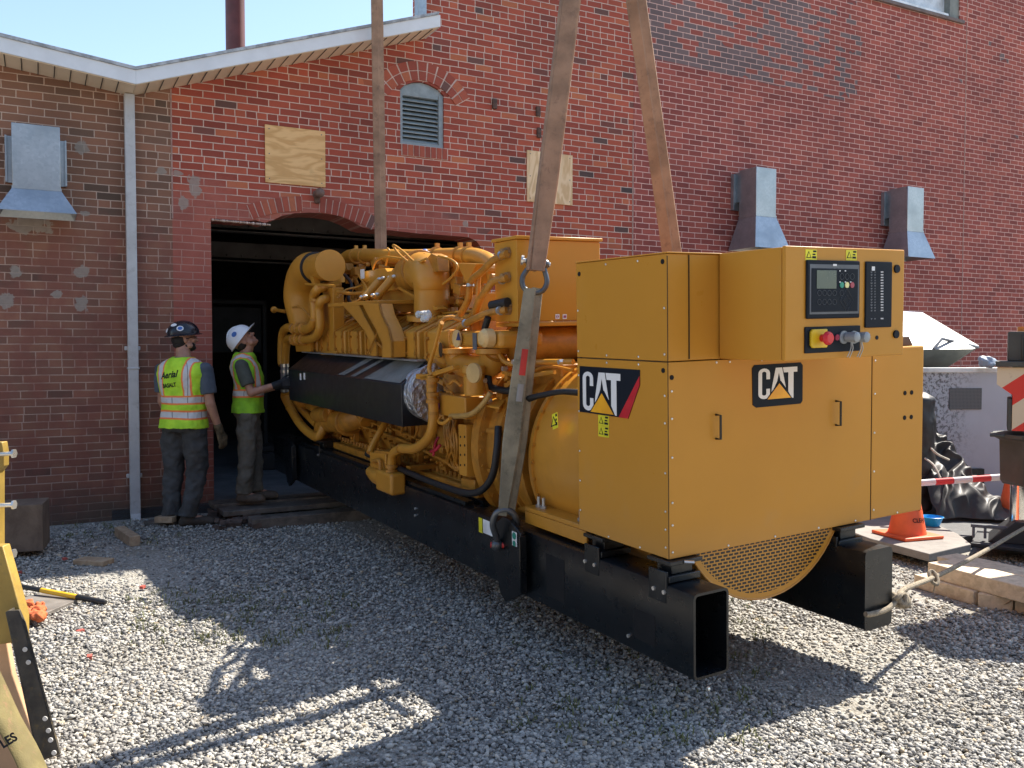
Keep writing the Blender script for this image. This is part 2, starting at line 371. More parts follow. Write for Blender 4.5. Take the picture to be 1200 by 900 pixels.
def stones():
    phi = (1+5**.5)/2
    iv = np.array([(-1,phi,0),(1,phi,0),(-1,-phi,0),(1,-phi,0),(0,-1,phi),(0,1,phi),(0,-1,-phi),(0,1,-phi),(phi,0,-1),(phi,0,1),(-phi,0,-1),(-phi,0,1)], float); iv /= np.linalg.norm(iv[0])
    ifc = np.array([(0,11,5),(0,5,1),(0,1,7),(0,7,10),(0,10,11),(1,5,9),(5,11,4),(11,10,2),(10,7,6),(7,1,8),(3,9,4),(3,4,2),(3,2,6),(3,6,8),(3,8,9),(4,9,5),(2,4,11),(6,2,10),(8,6,7),(9,8,1)])
    N = 140000
    # denser near the camera: y distributed as uniform in 1/y-ish
    y = 2.7*(8.9/2.7)**rng.random(N)**1.0; x = (rng.random(N)*2-1)*(.60*y+.25)
    keep = np.ones(N, bool)
    wx = (x-W0.x)*WD.x+(y-W0.y)*WD.y; wo_ = (x-W0.x)*WN.x+(y-W0.y)*WN.y
    keep &= wo_ > .12
    keep &= ~((wx > .6) & (wx < 3.6) & (wo_ < .5))
    keep &= ~((x > 2.2) & (y > 6.9))
    pf = np.sin(x*1.9+1.3*np.sin(y*1.1))*np.sin(y*1.5+x*.7)+.35*np.sin(x*5.1+y*3.3); keep &= (rng.random(N) > np.clip(pf*1.3-.40, 0, .82))
    x = x[keep]; y = y[keep]; n = len(x)
    s = (.0068+.0098*rng.random(n)**1.6)*(1+.045*(y-2.7))
    s[rng.random(n) < .03] *= 1.45; s[rng.random(n) < .25] *= .62
    # random rotation via quaternions
    q = rng.normal(size=(n, 4)); q /= np.linalg.norm(q, axis=1)[:, None]; a, b, c, d = q.T
    Rm = np.stack([1-2*(c*c+d*d), 2*(b*c-a*d), 2*(b*d+a*c), 2*(b*c+a*d), 1-2*(b*b+d*d), 2*(c*d-a*b), 2*(b*d-a*c), 2*(c*d+a*b), 1-2*(b*b+c*c)], 1).reshape(n, 3, 3)
    V = iv[None]*(1+.40*(rng.random((n, 12, 1))-.5)*2)*np.stack([np.ones(n), .65+.3*rng.random(n), .45+.3*rng.random(n)], 1)[:, None, :]
    V = np.einsum('nij,nkj->nki', Rm, V)*s[:, None, None]; V[..., 2] *= .75
    zz = .004+.010*rng.random(n)+.010*np.sin(x*2.1+1)*np.sin(y*1.7)
    V += np.stack([x, y, np.maximum(zz, 0)], 1)[:, None, :]
    F = ifc[None]+(np.arange(n)*12)[:, None, None]
    me = bpy.data.meshes.new('gravel'); nv = n*12; nf = n*20
    me.vertices.add(nv); me.vertices.foreach_set('co', V.reshape(-1)); me.loops.add(nf*3); me.loops.foreach_set('vertex_index', F.reshape(-1).astype(np.int32))
    me.polygons.add(nf); me.polygons.foreach_set('loop_start', np.arange(0, nf*3, 3, dtype=np.int32)); me.update(calc_edges=True)
    at = me.attributes.new('tone', 'FLOAT', 'POINT'); at.data.foreach_set('value', np.repeat(rng.random(n), 12).astype(np.float32))
    me.materials.append(m_stone()); o = bpy.data.objects.new('gravel', me); COL.objects.link(o); tag(o, kind='stuff', label='loose pale crushed stone covering the yard', cat='gravel')
stones()
# tufts of weed in the gravel
def m_weed():
    t = NT('weed_green'); return t.done(t.mix(t.noise(9, 3), (.06, .085, .02), (.20, .19, .07)), .7)
wd_ = MB()
for _ in range(420):
    if random.random() < .45: p = gnd(random.uniform(600, 900), random.uniform(690, 880))
    elif random.random() < .6: p = gnd(random.uniform(150, 420), random.uniform(690, 760))
    else: p = gnd(random.uniform(60, 210), random.uniform(596, 640))
    for _k in range(random.randint(3, 9)):
        a = random.uniform(0, 6.28); h = random.uniform(.012, .035); q = p+Vector((random.uniform(-.04, .04), random.uniform(-.04, .04), 0)); dr = Vector((math.cos(a), math.sin(a), 0))
        sd = Vector((-dr.y, dr.x, 0))*.003
        wd_.add([q-sd, q+sd, q+dr*h*.5+sd+Vector((0, 0, h)), q+dr*h+Vector((0, 0, h*1.15)), q+dr*h*.5-sd+Vector((0, 0, h))], [(0, 1, 2, 3, 4)])
tag(wd_.build('weeds', m_weed(), smooth=False), kind='stuff', label='small weeds between the stones', cat='weeds')

# ============================================================ BRICK BUILDING
B = thing('brick_building', 'red brick workshop with tall plain wall and low gabled bay with open doorway', 'building', WMAT)
def rz(x): return 4.035-.115*(x+0) if x < .03 else 4.035+.3435*(x-.03)
DL, DR, DT = .735, 3.715, 2.925
_a = [wl(x, y) for x, y in ((262, 257), (285, 259), (300, 258), (310, 261), (320, 258), (330, 253), (345, 250), (362, 249), (380, 250), (397, 253), (412, 259), (424, 266), (432, 268), (450, 269))]
arch = [(DL, DT)]+[(p.x, p.z) for p in _a]+[(2.985, 2.915)]
LX0, LX1, LZ0, LZ1 = 2.735, 3.255, 3.885, 4.47

p1 = [(-7, -.3), (DL, -.3)]+arch+[(2.985, LZ0), (LX0, LZ0), (LX0, LZ1), (2.80, LZ1+.06), (2.90, LZ1+.10), (2.985, LZ1+.115), (2.985, rz(2.985)), (.03, rz(.03)), (-7, rz(-7))]
p2 = [(5.85, -.3), (5.85, 10.5), (3.04, 10.5), (3.04, rz(3.04)), (2.985, rz(2.985)), (2.985, LZ1+.115), (3.08, LZ1+.10), (3.19, LZ1+.06), (LX1, LZ1), (LX1, LZ0), (2.985, LZ0), (2.985, 2.92), (3.55, DT-.01), (3.66, DT-.05), (DR, DT-.12), (DR, -.3)]
mb = MB(); mb.prism(p1, 'y', 0, .38); mb.prism(p2, 'y', 0, .38); mb.build('wall', M_brickL, B, smooth=False)
SX, SZ = 12.18, 6.86
p3 = [(5.853, -.3), (11.2, -.3), (11.2, SZ), (10.1, SZ), (10.1, 8.4), (11.2, 8.4), (11.2, 10.5), (5.853, 10.5)]
p4 = [(11.2, -.3), (24, -.3), (24, 10.5), (11.2, 10.5), (11.2, 8.4), (SX, 8.4), (SX, SZ), (11.2, SZ)]
mb = MB(); mb.prism(p3, 'y', 0, .38); mb.prism(p4, 'y', 0, .38); tag(mb.build('wall', M_brickR, B, smooth=False), 'tall plain brick wall with a darker band of bricks high up')
M_joint = simple('joint_mortar', (.38, .24, .20), .9, 0, .2, 20, .4)
mb = MB(); mb.box(5.838, 5.858, -.004, .02, 0, 4.4); mb.box(12.35, 12.364, -.004, .02, 0, 10); mb.box(.372, .386, -.005, .02, 2.9, rz(.38)-.01); mb.build('mortar_joint', M_joint, B, smooth=False)
# arch of rowlock bricks over the doorway and over the louvre, sill of soldier bricks
M_arch = m_brick('arch_brick', [PAL_MID], [(.48, .36, .31)], bw=.5, ch=.5)
def m_solid_brick():
    t = NT('single_brick'); a = t.n('ShaderNodeObjectInfo'); g_ = t.n('ShaderNodeNewGeometry')
    c = t.ramp(g_.outputs['Random Per Island'], PAL_MID); c = t.mix(t.m('MULTIPLY', t.noise(50, 4), .5), c, (.14, .05, .04)); t.bump(t.noise(90, 3), .4, .003); return t.done(c, .88)
M_sb = m_solid_brick()
M_mort = simple('arch_mortar', (.62, .48, .41), .95, 0, .15, 20, .4)
mb = MB(); mm = MB()
def arcbricks(cx, cz, R, a0, a1, n, rows):
    for k in range(n):
        a = a0+(a1-a0)*(k+.5)/n; da = (a1-a0)/n*.42
        for (q0, q1) in rows:
            pts = [(cx+(R+q)*math.cos(a+s), cz+(R+q)*math.sin(a+s)) for q, s in ((q0, -da), (q1, -da), (q1, da), (q0, da))]
            mb.prism(pts, 'y', -.010-random.random()*.003, .01)
    pr = [(cx+(R+rows[0][0])*math.cos(a0+(a1-a0)*i/20), cz+(R+rows[0][0])*math.sin(a0+(a1-a0)*i/20)) for i in range(21)]+[(cx+(R+rows[-1][1])*math.cos(a1-(a1-a0)*i/20), cz+(R+rows[-1][1])*math.sin(a1-(a1-a0)*i/20)) for i in range(21)]
    mm.prism(pr, 'y', -.006, .01)
_t = wl(365, 249); arcbricks(_t.x, _t.z-1.5, 1.5, math.radians(113.5), math.radians(93.5), 8, [(.012, .16)]); arcbricks(_t.x, _t.z-1.5, 1.5, math.radians(87), math.radians(64.5), 9, [(.012, .16)])
mb.build('door_arch', M_sb, B, smooth=False); mm.build('door_arch_mortar', M_mort, B, smooth=False); mb = MB(); mm = MB()
arcbricks(2.995, 4.12, .47, math.radians(148), math.radians(32), 11, [(.01, .105), (.115, .21)])
for k in range(8): x = 2.755+k*.068; mb.box(x, x+.056, -.016, .01, LZ0-.125, LZ0-.008)
mm.box(2.745, 3.30, -.008, .01, LZ0-.13, LZ0-.003)
mb.build('louvre_arch', M_sb, B, smooth=False); mm.build('louvre_arch_mortar', M_mort, B, smooth=False)
# broken edge along the door head
mb = MB()
for k in range(26):
    x = DL+.02+k*.022+random.random()*.01; z = DT-.01-.012*k/26
    mb.ball((x, .02, z), .018, .03, .008+random.random()*.008, 6, 4)
mb.build('door_head_mortar', M_mort, B)
# louvre
M_louv = simple('louvre_grey', (.27, .32, .34), .6, 0, .15, 12, .2)
lv = MB(); z0, z1 = LZ0, LZ1
lv.box(LX0, LX0+.035, .02, .10, z0, z1); lv.box(LX1-.055, LX1, .02, .10, z0, z1); lv.box(LX0, LX1, .015, .11, z0, z0+.03)
lv.prism([(LX0, z1-.05), (LX1, z1-.05), (LX1, z1), (3.19, z1+.06), (3.08, z1+.1), (2.985, z1+.112), (2.90, z1+.1), (2.80, z1+.06), (LX0, z1)], 'y', .03, .09)
L_ = lv.build('louvre_window', M_louv, B, bevel=.003)
sl_ = MB()
for k in range(10):
    z = z0+.055+k*.049; sl_.add([(LX0+.036, .03, z-.012), (LX1-.056, .03, z-.012), (LX1-.056, .09, z+.034), (LX0+.036, .09, z+.034), (LX0+.036, .034, z-.02), (LX1-.056, .034, z-.02), (LX1-.056, .096, z+.028), (LX0+.036, .096, z+.028)], [(0, 1, 2, 3), (7, 6, 5, 4), (0, 4, 5, 1), (1, 5, 6, 2), (2, 6, 7, 3), (3, 7, 4, 0)])
sl_.build('louvre_slats', M_louv, L_, smooth=False)
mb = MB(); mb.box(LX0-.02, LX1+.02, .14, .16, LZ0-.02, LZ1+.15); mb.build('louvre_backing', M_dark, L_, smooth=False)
# high window
mb = MB(); mb.box(10.1, SX, .12, .14, SZ, 8.4); wi = mb.build('window', simple('pale_window_panel', (.60, .63, .66), .3), B, smooth=False)
mb = MB(); mb.box(SX-.22, SX, .02, .118, SZ+.03, 8.4); mb.build('window_frame', simple('window_frame_grey', (.20, .21, .19), .7), wi, smooth=False)
mb = MB(); mb.box(10.0, SX+.06, -.05, .10, SZ-.055, SZ-.003); sil = mb.build('window_sill', simple('dark_sill', (.16, .12, .11), .8), wi, bevel=.006)
mb = MB(); mb.box(10.0, SX-.30, -.02, .08, SZ+.002, SZ+.045); mb.build('sill_flashing', M_white, wi, bevel=.004)
# eaves: soffit, fascia, roof edge
OV = .38
def band(x0, x1, dz0, dz1, y0, y1, mat, name, extra=0):
    mb = MB(); mb.add([(x, y, rz(x)+d) for x in (x0, x1) for y in (y0, y1) for d in (dz0, dz1)], [(0, 1, 3, 2), (4, 6, 7, 5), (0, 4, 5, 1), (2, 3, 7, 6), (0, 2, 6, 4), (1, 5, 7, 3)])
    return mb
M_fas = simple('fascia_white', (.72, .74, .76), .45, 0, .05, 5); M_sof = simple('soffit_vinyl', (.78, .66, .50), .6, 0, .05, 3); M_gap = simple('soffit_gap', (.05, .045, .04), .8)
RE = 3.02
def add_band(mb, x0, x1, d0, d1, y0, y1): b = band(x0, x1, d0, d1, y0, y1, None, ''); mb.add(b.v, b.f)
mb = MB(); add_band(mb, -7, .03, 0, .125, -OV-.02, -OV); add_band(mb, .031, RE, 0, .125, -OV-.02, -OV); mb.add([(RE, -OV-.02, rz(RE)), (RE+.02, -OV-.02, rz(RE)), (RE+.02, 0, rz(RE)), (RE, 0, rz(RE)), (RE, -OV-.02, rz(RE)+.125), (RE+.02, -OV-.02, rz(RE)+.125), (RE+.02, 0, rz(RE)+.125), (RE, 0, rz(RE)+.125)], [(0, 3, 2, 1), (4, 5, 6, 7), (0, 1, 5, 4), (1, 2, 6, 5), (2, 3, 7, 6), (3, 0, 4, 7)])
mb.build('fascia', M_fas, B, smooth=False)
mb = MB(); add_band(mb, -7, .028, -.004, .008, -OV+.001, -.002); add_band(mb, .032, RE-.002, -.004, .008, -OV+.001, -.002); mb.build('soffit', M_sof, B, smooth=False)
mb = MB()
x = -6.9
while x < RE-.05:
    if abs(x-.03) > .04: add_band(mb, x, x+.007, -.010, -.0045, -OV+.004, -.006)
    x += .128
mb.build('soffit_joints', M_gap, B, smooth=False)
M_roof = simple('roof_membrane', (.36, .38, .40), .8, 0, .4, 9, .4, 40, (.12, .12, .12), .5)
mb = MB(); add_band(mb, -7, .03, .127, .155, -OV-.035, 8.8); add_band(mb, .031, RE, .127, .155, -OV-.035, 8.8); mb.build('roof', M_roof, B, smooth=False)
mb = MB(); mb.box(2.93, 3.03, -.05, .06, rz(2.98)+.16, 6.2); mb.build('corner_flashing', M_galv, B, bevel=.004)
# downspout
mb = MB(); mb.box(-.045, .045, -.11, -.03, .06, 4.02); mb.box(-.052, .052, -.117, -.023, 2.0-.56, 2.0-.54); mb.box(-.07, .07, -.025, -.004, 1.62, 1.66); mb.box(-.07, .07, -.025, -.004, .40, .44)
mb.add([(-.045, -.11, .07), (.045, -.11, .07), (.045, -.03, .07), (-.045, -.03, .07), (-.04, -.15, -.02), (.04, -.15, -.02), (.04, -.07, -.02), (-.04, -.07, -.02)], [(0, 1, 2, 3), (7, 6, 5, 4), (0, 4, 5, 1), (1, 5, 6, 2), (2, 6, 7, 3), (3, 7, 4, 0)])
mb.build('downspout', simple('downspout_paint', (.50, .50, .50), .5, 0, .08, 5, 0, 60, (.25, .22, .2), .35), B, bevel=.006)
# dark interior: the room's shade is put into near-black colours
M_in = simple('shaded_interior', (.022, .024, .026), .9, 0, .4, 2); M_in2 = simple('interior_block', (.014, .014, .015), .9, 0, .3, 3)
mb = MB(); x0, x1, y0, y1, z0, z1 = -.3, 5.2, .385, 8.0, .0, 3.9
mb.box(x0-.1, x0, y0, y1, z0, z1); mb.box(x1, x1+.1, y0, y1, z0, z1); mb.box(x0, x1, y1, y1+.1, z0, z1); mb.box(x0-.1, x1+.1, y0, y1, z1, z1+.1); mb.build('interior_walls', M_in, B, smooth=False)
mb = MB()
for yb, zb in ((1.5, 3.05), (2.9, 2.85)):
    mb.box(x0+.01, x1-.01, yb, yb+.05, zb, zb+.20)
    for k in range(30): mb.ball((x0+.2+k*.19, yb-.01, zb+.03), .014, .014, .014, 6, 4)
    mb.box(x0+.01, x1-.01, yb-.12, yb, zb-.06, zb-.045)
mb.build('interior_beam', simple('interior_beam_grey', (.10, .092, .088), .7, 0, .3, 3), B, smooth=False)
mb = MB(); mb.box(.95, 1.0, 3.0, 3.05, 0, 2.3); mb.box(1.9, 1.95, 3.0, 3.05, 0, 2.3); mb.box(.95, 1.95, 3.0, 3.05, 2.25, 2.3); mb.box(1.02, 1.88, 3.02, 3.05, 1.6, 2.2); mb.build('interior_partition', M_in2, B, smooth=False)
mb = MB(); mb.box(-.2, 5.1, .0, 7.9, -.02, .10); fl = mb.build('threshold_floor', M_floor, B, smooth=False)
mb = MB(); mb.box(1.55, 2.1, 2.2, 2.8, .10, .32); mb.box(1.6, 2.0, 2.3, 2.7, .32, .40); fl2 = mb.build('dark_bin', M_in2, None, bevel=.02, M=WMAT); tag(fl2, 'dark low bin on the shop floor just inside the doorway', 'bin')
# bolts / fixtures on wall
mb = MB()
for (px, py) in ((371, 232), (579, 122), (630, 131), (631, 156)):
    p = wl(px, py); mb.box(p.x-.03, p.x+.03, -.03, 0, p.z-.06, p.z+.06)
mb.build('wall_anchor', simple('rusty_anchor', (.10, .055, .04), .8, 0, .4, 30, .5), B, bevel=.012)
p = wl(371, 228); mb = MB(); mb.cyl((p.x, -.12, p.z), (p.x, 0, p.z), .03, .045); mb.ball((p.x, -.12, p.z), .05, .05, .05); tag(mb.build('wall_lamp', simple('old_lamp', (.16, .10, .08), .6), None, M=WMAT), 'small rusty lamp fitting on the brick above the doorway arch', 'lamp')
# plywood boards
def board(x0, x1, z0, z1, m, name, lab):
    mb = MB(); mb.box(x0, x1, -.018, -.002, z0, z1); o = mb.build(name, m, None, bevel=.002, M=WMAT); tag(o, lab, 'board')
    s = MB()
    for a in (x0+.04, x1-.04):
        for c in (z0+.04, (z0+z1)/2, z1-.04): s.cyl((a, -.021, c), (a, -.017, c), .006, n=8)
    s.build('screws', M_grey, o)
a = wl(310, 146); b_ = wl(381, 220); board(a.x, b_.x, b_.z, a.z, M_ply, 'plywood_board', 'golden plywood board with wavy grain above the doorway arch')
a = wl(617, 176); b_ = wl(670, 241); board(a.x, b_.x, b_.z, a.z, M_plyv, 'plywood_board', 'pale plywood board with upright grain on the wall behind the brown sling')
# vent hoods
def hood(px0, px1, pyt, pym, pyb, lab, out=.42, flare=.13, w=None):
    a = wl(px0, pyt, out); b = wl(px1, pyt, out); x0, x1 = a.x, b.x; zt = a.z; zm = wl(px0, pym, out).z; zb = wl(px0, pyb, out).z
    t = thing('vent_hood', lab, 'vent hood', WMAT, 'sheet metal vent hoods on the brick wall')
    yb = -.10; yf = -out
    m = MB(); m.box(x0, x1, yf, yb+.0, zm, zt); m.build('duct', M_galv, t, bevel=.004)
    m = MB(); hs = (zt-zm); m.box(x0+.01, x1-.01, yb+.001, -.002, zt-.02-hs*.62, zt-.02); m.build('wall_collar', M_galv, t)
    m = MB(); m.box(x0-.06, x1+.06, -.028, -.004, zt-hs*.82, zt-.04); m.box(x0-.06, x0-.045, -.06, -.028, zt-hs*.82, zt-.04); m.box(x1+.045, x1+.06, -.06, -.028, zt-hs*.82, zt-.04); m.build('flange', M_galv, t)
    m = MB(); top = [(x0, yf), (x1, yf), (x1, yb), (x0, yb)]; bot = [(x0-flare, yf-flare), (x1+flare, yf-flare), (x1+flare, yb+.06), (x0-flare, yb+.06)]
    th = .004
    vs = [(x, y, zm-.001) for x, y in top]+[(x, y, zb) for x, y in bot]+[(x*(1)+(th if x < (x0+x1)/2 else -th), y+(th if y < (yf+yb)/2 else -th), zm-.003) for x, y in top]+[(x+(th if x < (x0+x1)/2 else -th), y+(th if y < (yf+yb)/2 else -th), zb) for x, y in bot]
    fs = []
    for i in range(4):
        j = (i+1) % 4; fs += [(i, j, 4+j, 4+i), (8+j, 8+i, 12+i, 12+j), (4+i, 4+j, 12+j, 12+i)]
    fs += [(0, 3, 2, 1), (8, 9, 10, 11)]
    m.add(vs, fs); m.build('skirt', M_galv, t, smooth=False)
    m = MB(); m.box(x0-.006, x1+.006, yf-.006, yb+.006, zm-.008, zm+.014); m.build('seam_rim', M_galv, t)
hood(13, 70, 143, 219, 248, 'galvanised vent hood on the low gabled bay beside the downspout', .40, .12)
hood(886.5, 910, 195, 252, 291, 'galvanised vent hood directly above the control panel')
hood(1064, 1083, 218, 270, 302, 'galvanised vent hood farthest along the tall brick wall', .42, .12)
# stack behind the roof
m = MB(); p0 = atdepth(276, 60, 12); p1_ = atdepth(276, -40, 12); m.cyl((p0.x, 12, 3.5), (p0.x, 12, 9.5), .125, n=28); m.cyl((p0.x, 12, 3.5), (p0.x, 12, 5.0), .15, n=28)
tag(m.build('exhaust_stack', M_maroon), 'maroon metal stack rising behind the low roof', 'stack')
# stepped threshold of old bricks and planks in front of the door
def at_w(x, out): p = WP(x, out, 0); return p
def plank(name, lab, px0, px1, py, w_, h_, z0, mat, cat='plank', rot=0.0, length=None):
    a = gnd(px0, py, z0); b = gnd(px1, py, z0) if length is None else a+WD*length
    d = (b-a).normalized(); nrm = Vector((-d.y, d.x, 0)); L = (b-a).length
    mt = Matrix(((d.x, nrm.x, 0, a.x), (d.y, nrm.y, 0, a.y), (0, 0, 1, z0), (0, 0, 0, 1)))
    m = MB(); m.box(0, L, 0, w_, 0, h_); o = m.build(name, mat, None, bevel=.006, M=mt@Matrix.Rotation(rot, 4, 'Z')); tag(o, lab, cat); return o
plank('plank', 'long dark weathered plank lying lowest across the doorway step', 296, 0, 622, .20, .10, 0, M_wooddk, length=1.55)
plank('plank', 'wide dark board just behind the lowest plank at the doorway', 262, 0, 606, .30, .05, .075, M_wooddk, length=1.45, rot=.02)
plank('plank', 'dark board at the worker\'s boots in the doorway', 250, 0, 597, .28, .045, .10, M_wooddk, length=1.5)
m = MB()
for _ in range(34):
    p = gnd(random.uniform(236, 300), random.uniform(594, 622)); k_ = random.uniform(.3, 1); m.box(-.08*k_, .08*k_, -.04, .04, 0, .04, T((p.x, p.y, random.random()*.05), random.uniform(-2, 2))@Matrix.Rotation(random.uniform(-.4, .4), 4, 'X'))
tag(m.build('rubble', simple('rubble_grey', (.11, .075, .06), .9, 0, .45, 9, .5, 60), smooth=False), 'heap of loose broken bricks at the left foot of the doorway', 'rubble', kind='stuff')
def blk(name, lab, px, py, L, w_, h_, ang, mat, cat, z0=0):
    p = gnd(px, py, z0); m = MB(); m.box(-L/2, L/2, -w_/2, w_/2, 0, h_); o = m.build(name, mat, None, bevel=.005, M=T((p.x, p.y, z0), ang)); return tag(o, lab, cat)
blk('timber_block', 'long pale timber block lying near the foot of the downspout', 149, 634, .52, .085, .085, -.93, M_wood, 'timber')
blk('timber_offcut', 'short flat timber offcut lying in the sunlit gravel', 110, 661, .26, .13, .04, -.2, M_wood, 'timber')
blk('timber_offcut', 'small square timber offcut on top of another behind the worker\'s heel', 194, 612, .17, .09, .055, -.1, M_wood, 'timber', .05)
blk('timber_offcut', 'flat grey timber offcut under the square one by the wall', 190, 616, .30, .12, .045, -.15, M_wooddk, 'timber')
blk('wooden_crate', 'brown weathered timber crate against the old brick wall', -6, 644, .72, .35, .36, .35, m_wood('crate_wood', (.10, .07, .05), (.17, .125, .09), 6), 'crate', .07)
m = MB(); p = gnd(-6, 644)
for dx in (-.28, .28): m.box(dx-.05, dx+.05, -.17, .17, 0, .069, T(p, .35))
tag(m.build('crate_bearer', M_wooddk, smooth=False), 'pair of dark bearers under the brown crate', 'bearer')

# unseen building added behind the camera to darken light and reflections on front faces
OB = thing('light_blocker', 'unseen low building added behind the camera to darken the front faces', 'building', T((-2, -10, 0), .05))
m = MB(); m.box(-22, 18, -9, 0, 0, 6.2); m.build('wall', simple('blocker_wall', (.16, .10, .08), .9, 0, .2, 2), OB, smooth=False)
m = MB(); m.prism([(-22.6, 6.2), (18.6, 6.2), (18.6, 6.5), (-22.6, 6.5)], 'y', -9.4, .4); m.build('roof', M_roof, OB, smooth=False)
for x in (-14, -7, 0, 7, 13):
    m = MB(); m.box(x-.9, x+.9, .002, .06, 1.4, 3.2); w_ = m.build('window', M_gloss, OB); m = MB(); m.box(x-1.0, x+1.0, .0, .12, 1.25, 1.39); m.build('sill', M_conc, w_)
# ============================================================ GENERATOR SET   (local frame: r right, b back, h up from the cabinet's lower edge)
GEN = thing('generator_set', 'large yellow diesel generator set on a black skid hung from slings by the doorway', 'generator', GMAT)
OFF = (0, 0, GBASE)
def gb(mb, name, mat, parent=GEN, **k):
    return mb.build(name, mat, parent, off=OFF if parent is GEN else None, **k)
RC = .622
# ---- skid rails
def rail(r0, r1, b0, b1, h0, h1, closed):
    m = MB(); t = .012; c = .022
    def rr(r0, r1, h0, h1, c):
        return [(r0+c, h0), (r1-c, h0), (r1-c*.3, h0+c*.3), (r1, h0+c), (r1, h1-c), (r1-c*.3, h1-c*.3), (r1-c, h1), (r0+c, h1), (r0+c*.3, h1-c*.3), (r0, h1-c), (r0, h0+c), (r0+c*.3, h0+c*.3)]
    if closed:
        m.prism(rr(r0, r1, h0, h1, c), 'y', b0, b1)
    else:
        o = rr(r0, r1, h0, h1, c); i = rr(r0+t, r1-t, h0+t, h1-t, c*.6)
        def R3(p, b): return [(x, b, z) for x, z in p]
        m.rings([R3(o, b1), R3(o, b0), R3(i, b0), R3(i, b0+1.6)], cap=True)
    return m
HB, HT = -GBASE, -.104
def pocket(m, r, b, w_, h0, h1):   # fork pocket rim + void on the outer face
    pass
rl = gb(rail(-.024, .176, -.1835, 6.3, HB, HT, False), 'skid_rail', M_blk, sharp=25)
rr_ = gb(rail(1.066, 1.268, -.1835, 6.3, HB, -.085, True), 'skid_rail', M_blk, sharp=25)
m = MB()
for (pa, pb, pt, pbm) in ((743, 768, 712, 765), (640, 662, 648, 700)):
    a = e(pa, pt, -.024); b = e(pb, pbm, -.024); c = e(pa, pbm, -.024); hh = (a.z, max(b.z, HB+.06))
    m.prism([(a.y-.0, a.z-.0), (b.y, a.z-.0), (b.y, HB+.07), (a.y, HB+.07)], 'x', -.0255, -.015)
gb(m, 'rail_slot', M_dark, smooth=False)
m = MB()
for b in (.9, 2.2, 3.4, 4.6, 5.7): m.box(.18, 1.062, b-.06, b+.06, HB+.10, HT-.04)
gb(m, 'cross_member', M_blk, bevel=.005)
for b in (.12, .62, 4.9):
    for (x0, x1) in ((-.015, .165), (1.08, 1.255)):
        m = MB(); m.box(x0, x1, b-.14, b, -.10, -.07); m.box(x0+.03, x1-.03, b-.12, b-.02, -.07, -.022); m.box(x0-.004, x1+.004, b-.15, b+.01, -.022, -.004)
        m.box(x0-.012, x0+.002, b-.13, b-.01, -.19, -.05); gb(m, 'mount', M_blk, bevel=.003)
m = MB()
for b in (.0, .07, .52, .6): m.cyl((-.035, b, -.14), (-.015, b, -.14), .010, n=8)
m.cyl((.06, -.03, -.012), (.10, -.05, -.016), .008, n=8)
p = e(485, 598, -.03); 
for (px, py) in ((487, 596), (487, 604), (373, 533), (611, 683), (830, 807), (737, 745)):
    p = e(px, py, -.026); m.cyl((-.034, p.y, p.z), (-.022, p.y, p.z), .009, n=8)
gb(m, 'skid_bolts', M_screw)
# ---- lifting lugs
def lug(r, b, s, name='lifting_lug'):
    m = MB(); m.prism([(b-.20, HT+.0), (b-.16, HT+.02), (b-.09, HT+.05), (b+.0, HT+.06), (b+.09, HT+.0), (b+.14, HT-.12), (b+.04, HB-.02), (b-.02, HB-.05), (b-.20, HB+.04)], 'x', min(r, r+.03*s), max(r, r+.03*s))
    m.box(min(r, r+.045*s), max(r, r+.045*s), b-.212, b-.20, HB+.05, HT-.01); return gb(m, name, M_blk, bevel=.004)
SB = 1.33
lug(-.055, SB, -1); lug(1.30, SB, 1); lug(1.30, 5.6, 1); lug(-.055, 5.6, -1)
# ---- control cabinet body
CBW, CBD, CH1, CH0 = 1.756, .690, 1.333, .0
SEAM, SEAMH = 1.338, .8835
m = MB(); m.box(0, CBW-.42, .004, CBD, .870, CH1); gb(m, 'upper_cabinet', M_yelp, bevel=.003)
m = MB(); m.box(0, SEAM-.002, 0, CBD, 0, .866); gb(m, 'cabinet', M_yelp, bevel=.003)
m = MB(); m.box(SEAM+.001, CBW, 0, CBD, 0, SEAMH); gb(m, 'side_cabinet', M_yelp, bevel=.008, seg=3)
m = MB(); m.box(-.004, CBW-.40, -.004, CBD+.004, CH1+.0015, CH1+.007); gb(m, 'cabinet_roof', M_yelp, bevel=.002)
M_seam = simple('panel_shadow_gap', (.05, .028, .008), .8)
m = MB(); m.box(-.0015, .004, .01, CBD-.004, .8665, .8695); m.box(.12, .1235, -.0018, .006, .876, CH1-.004); m.box(SEAM-.0015, SEAM+.0005, -.0015, .006, .0, .866); m.box(-.0012, .0015, -.0012, .0015, 0, CH1-.01)
gb(m, 'panel_gap', M_seam, smooth=False)
# reddish reflection strip is real gloss; bent flange at top right of the low cabinet
m = MB(); m.prism([(1.50, SEAMH+.001), (1.735, SEAMH+.001), (1.70, SEAMH+.05), (1.52, SEAMH+.05)], 'y', .05, .30); gb(m, 'cable_entry', simple('brown_plate', (.09, .05, .03), .6), bevel=.003)
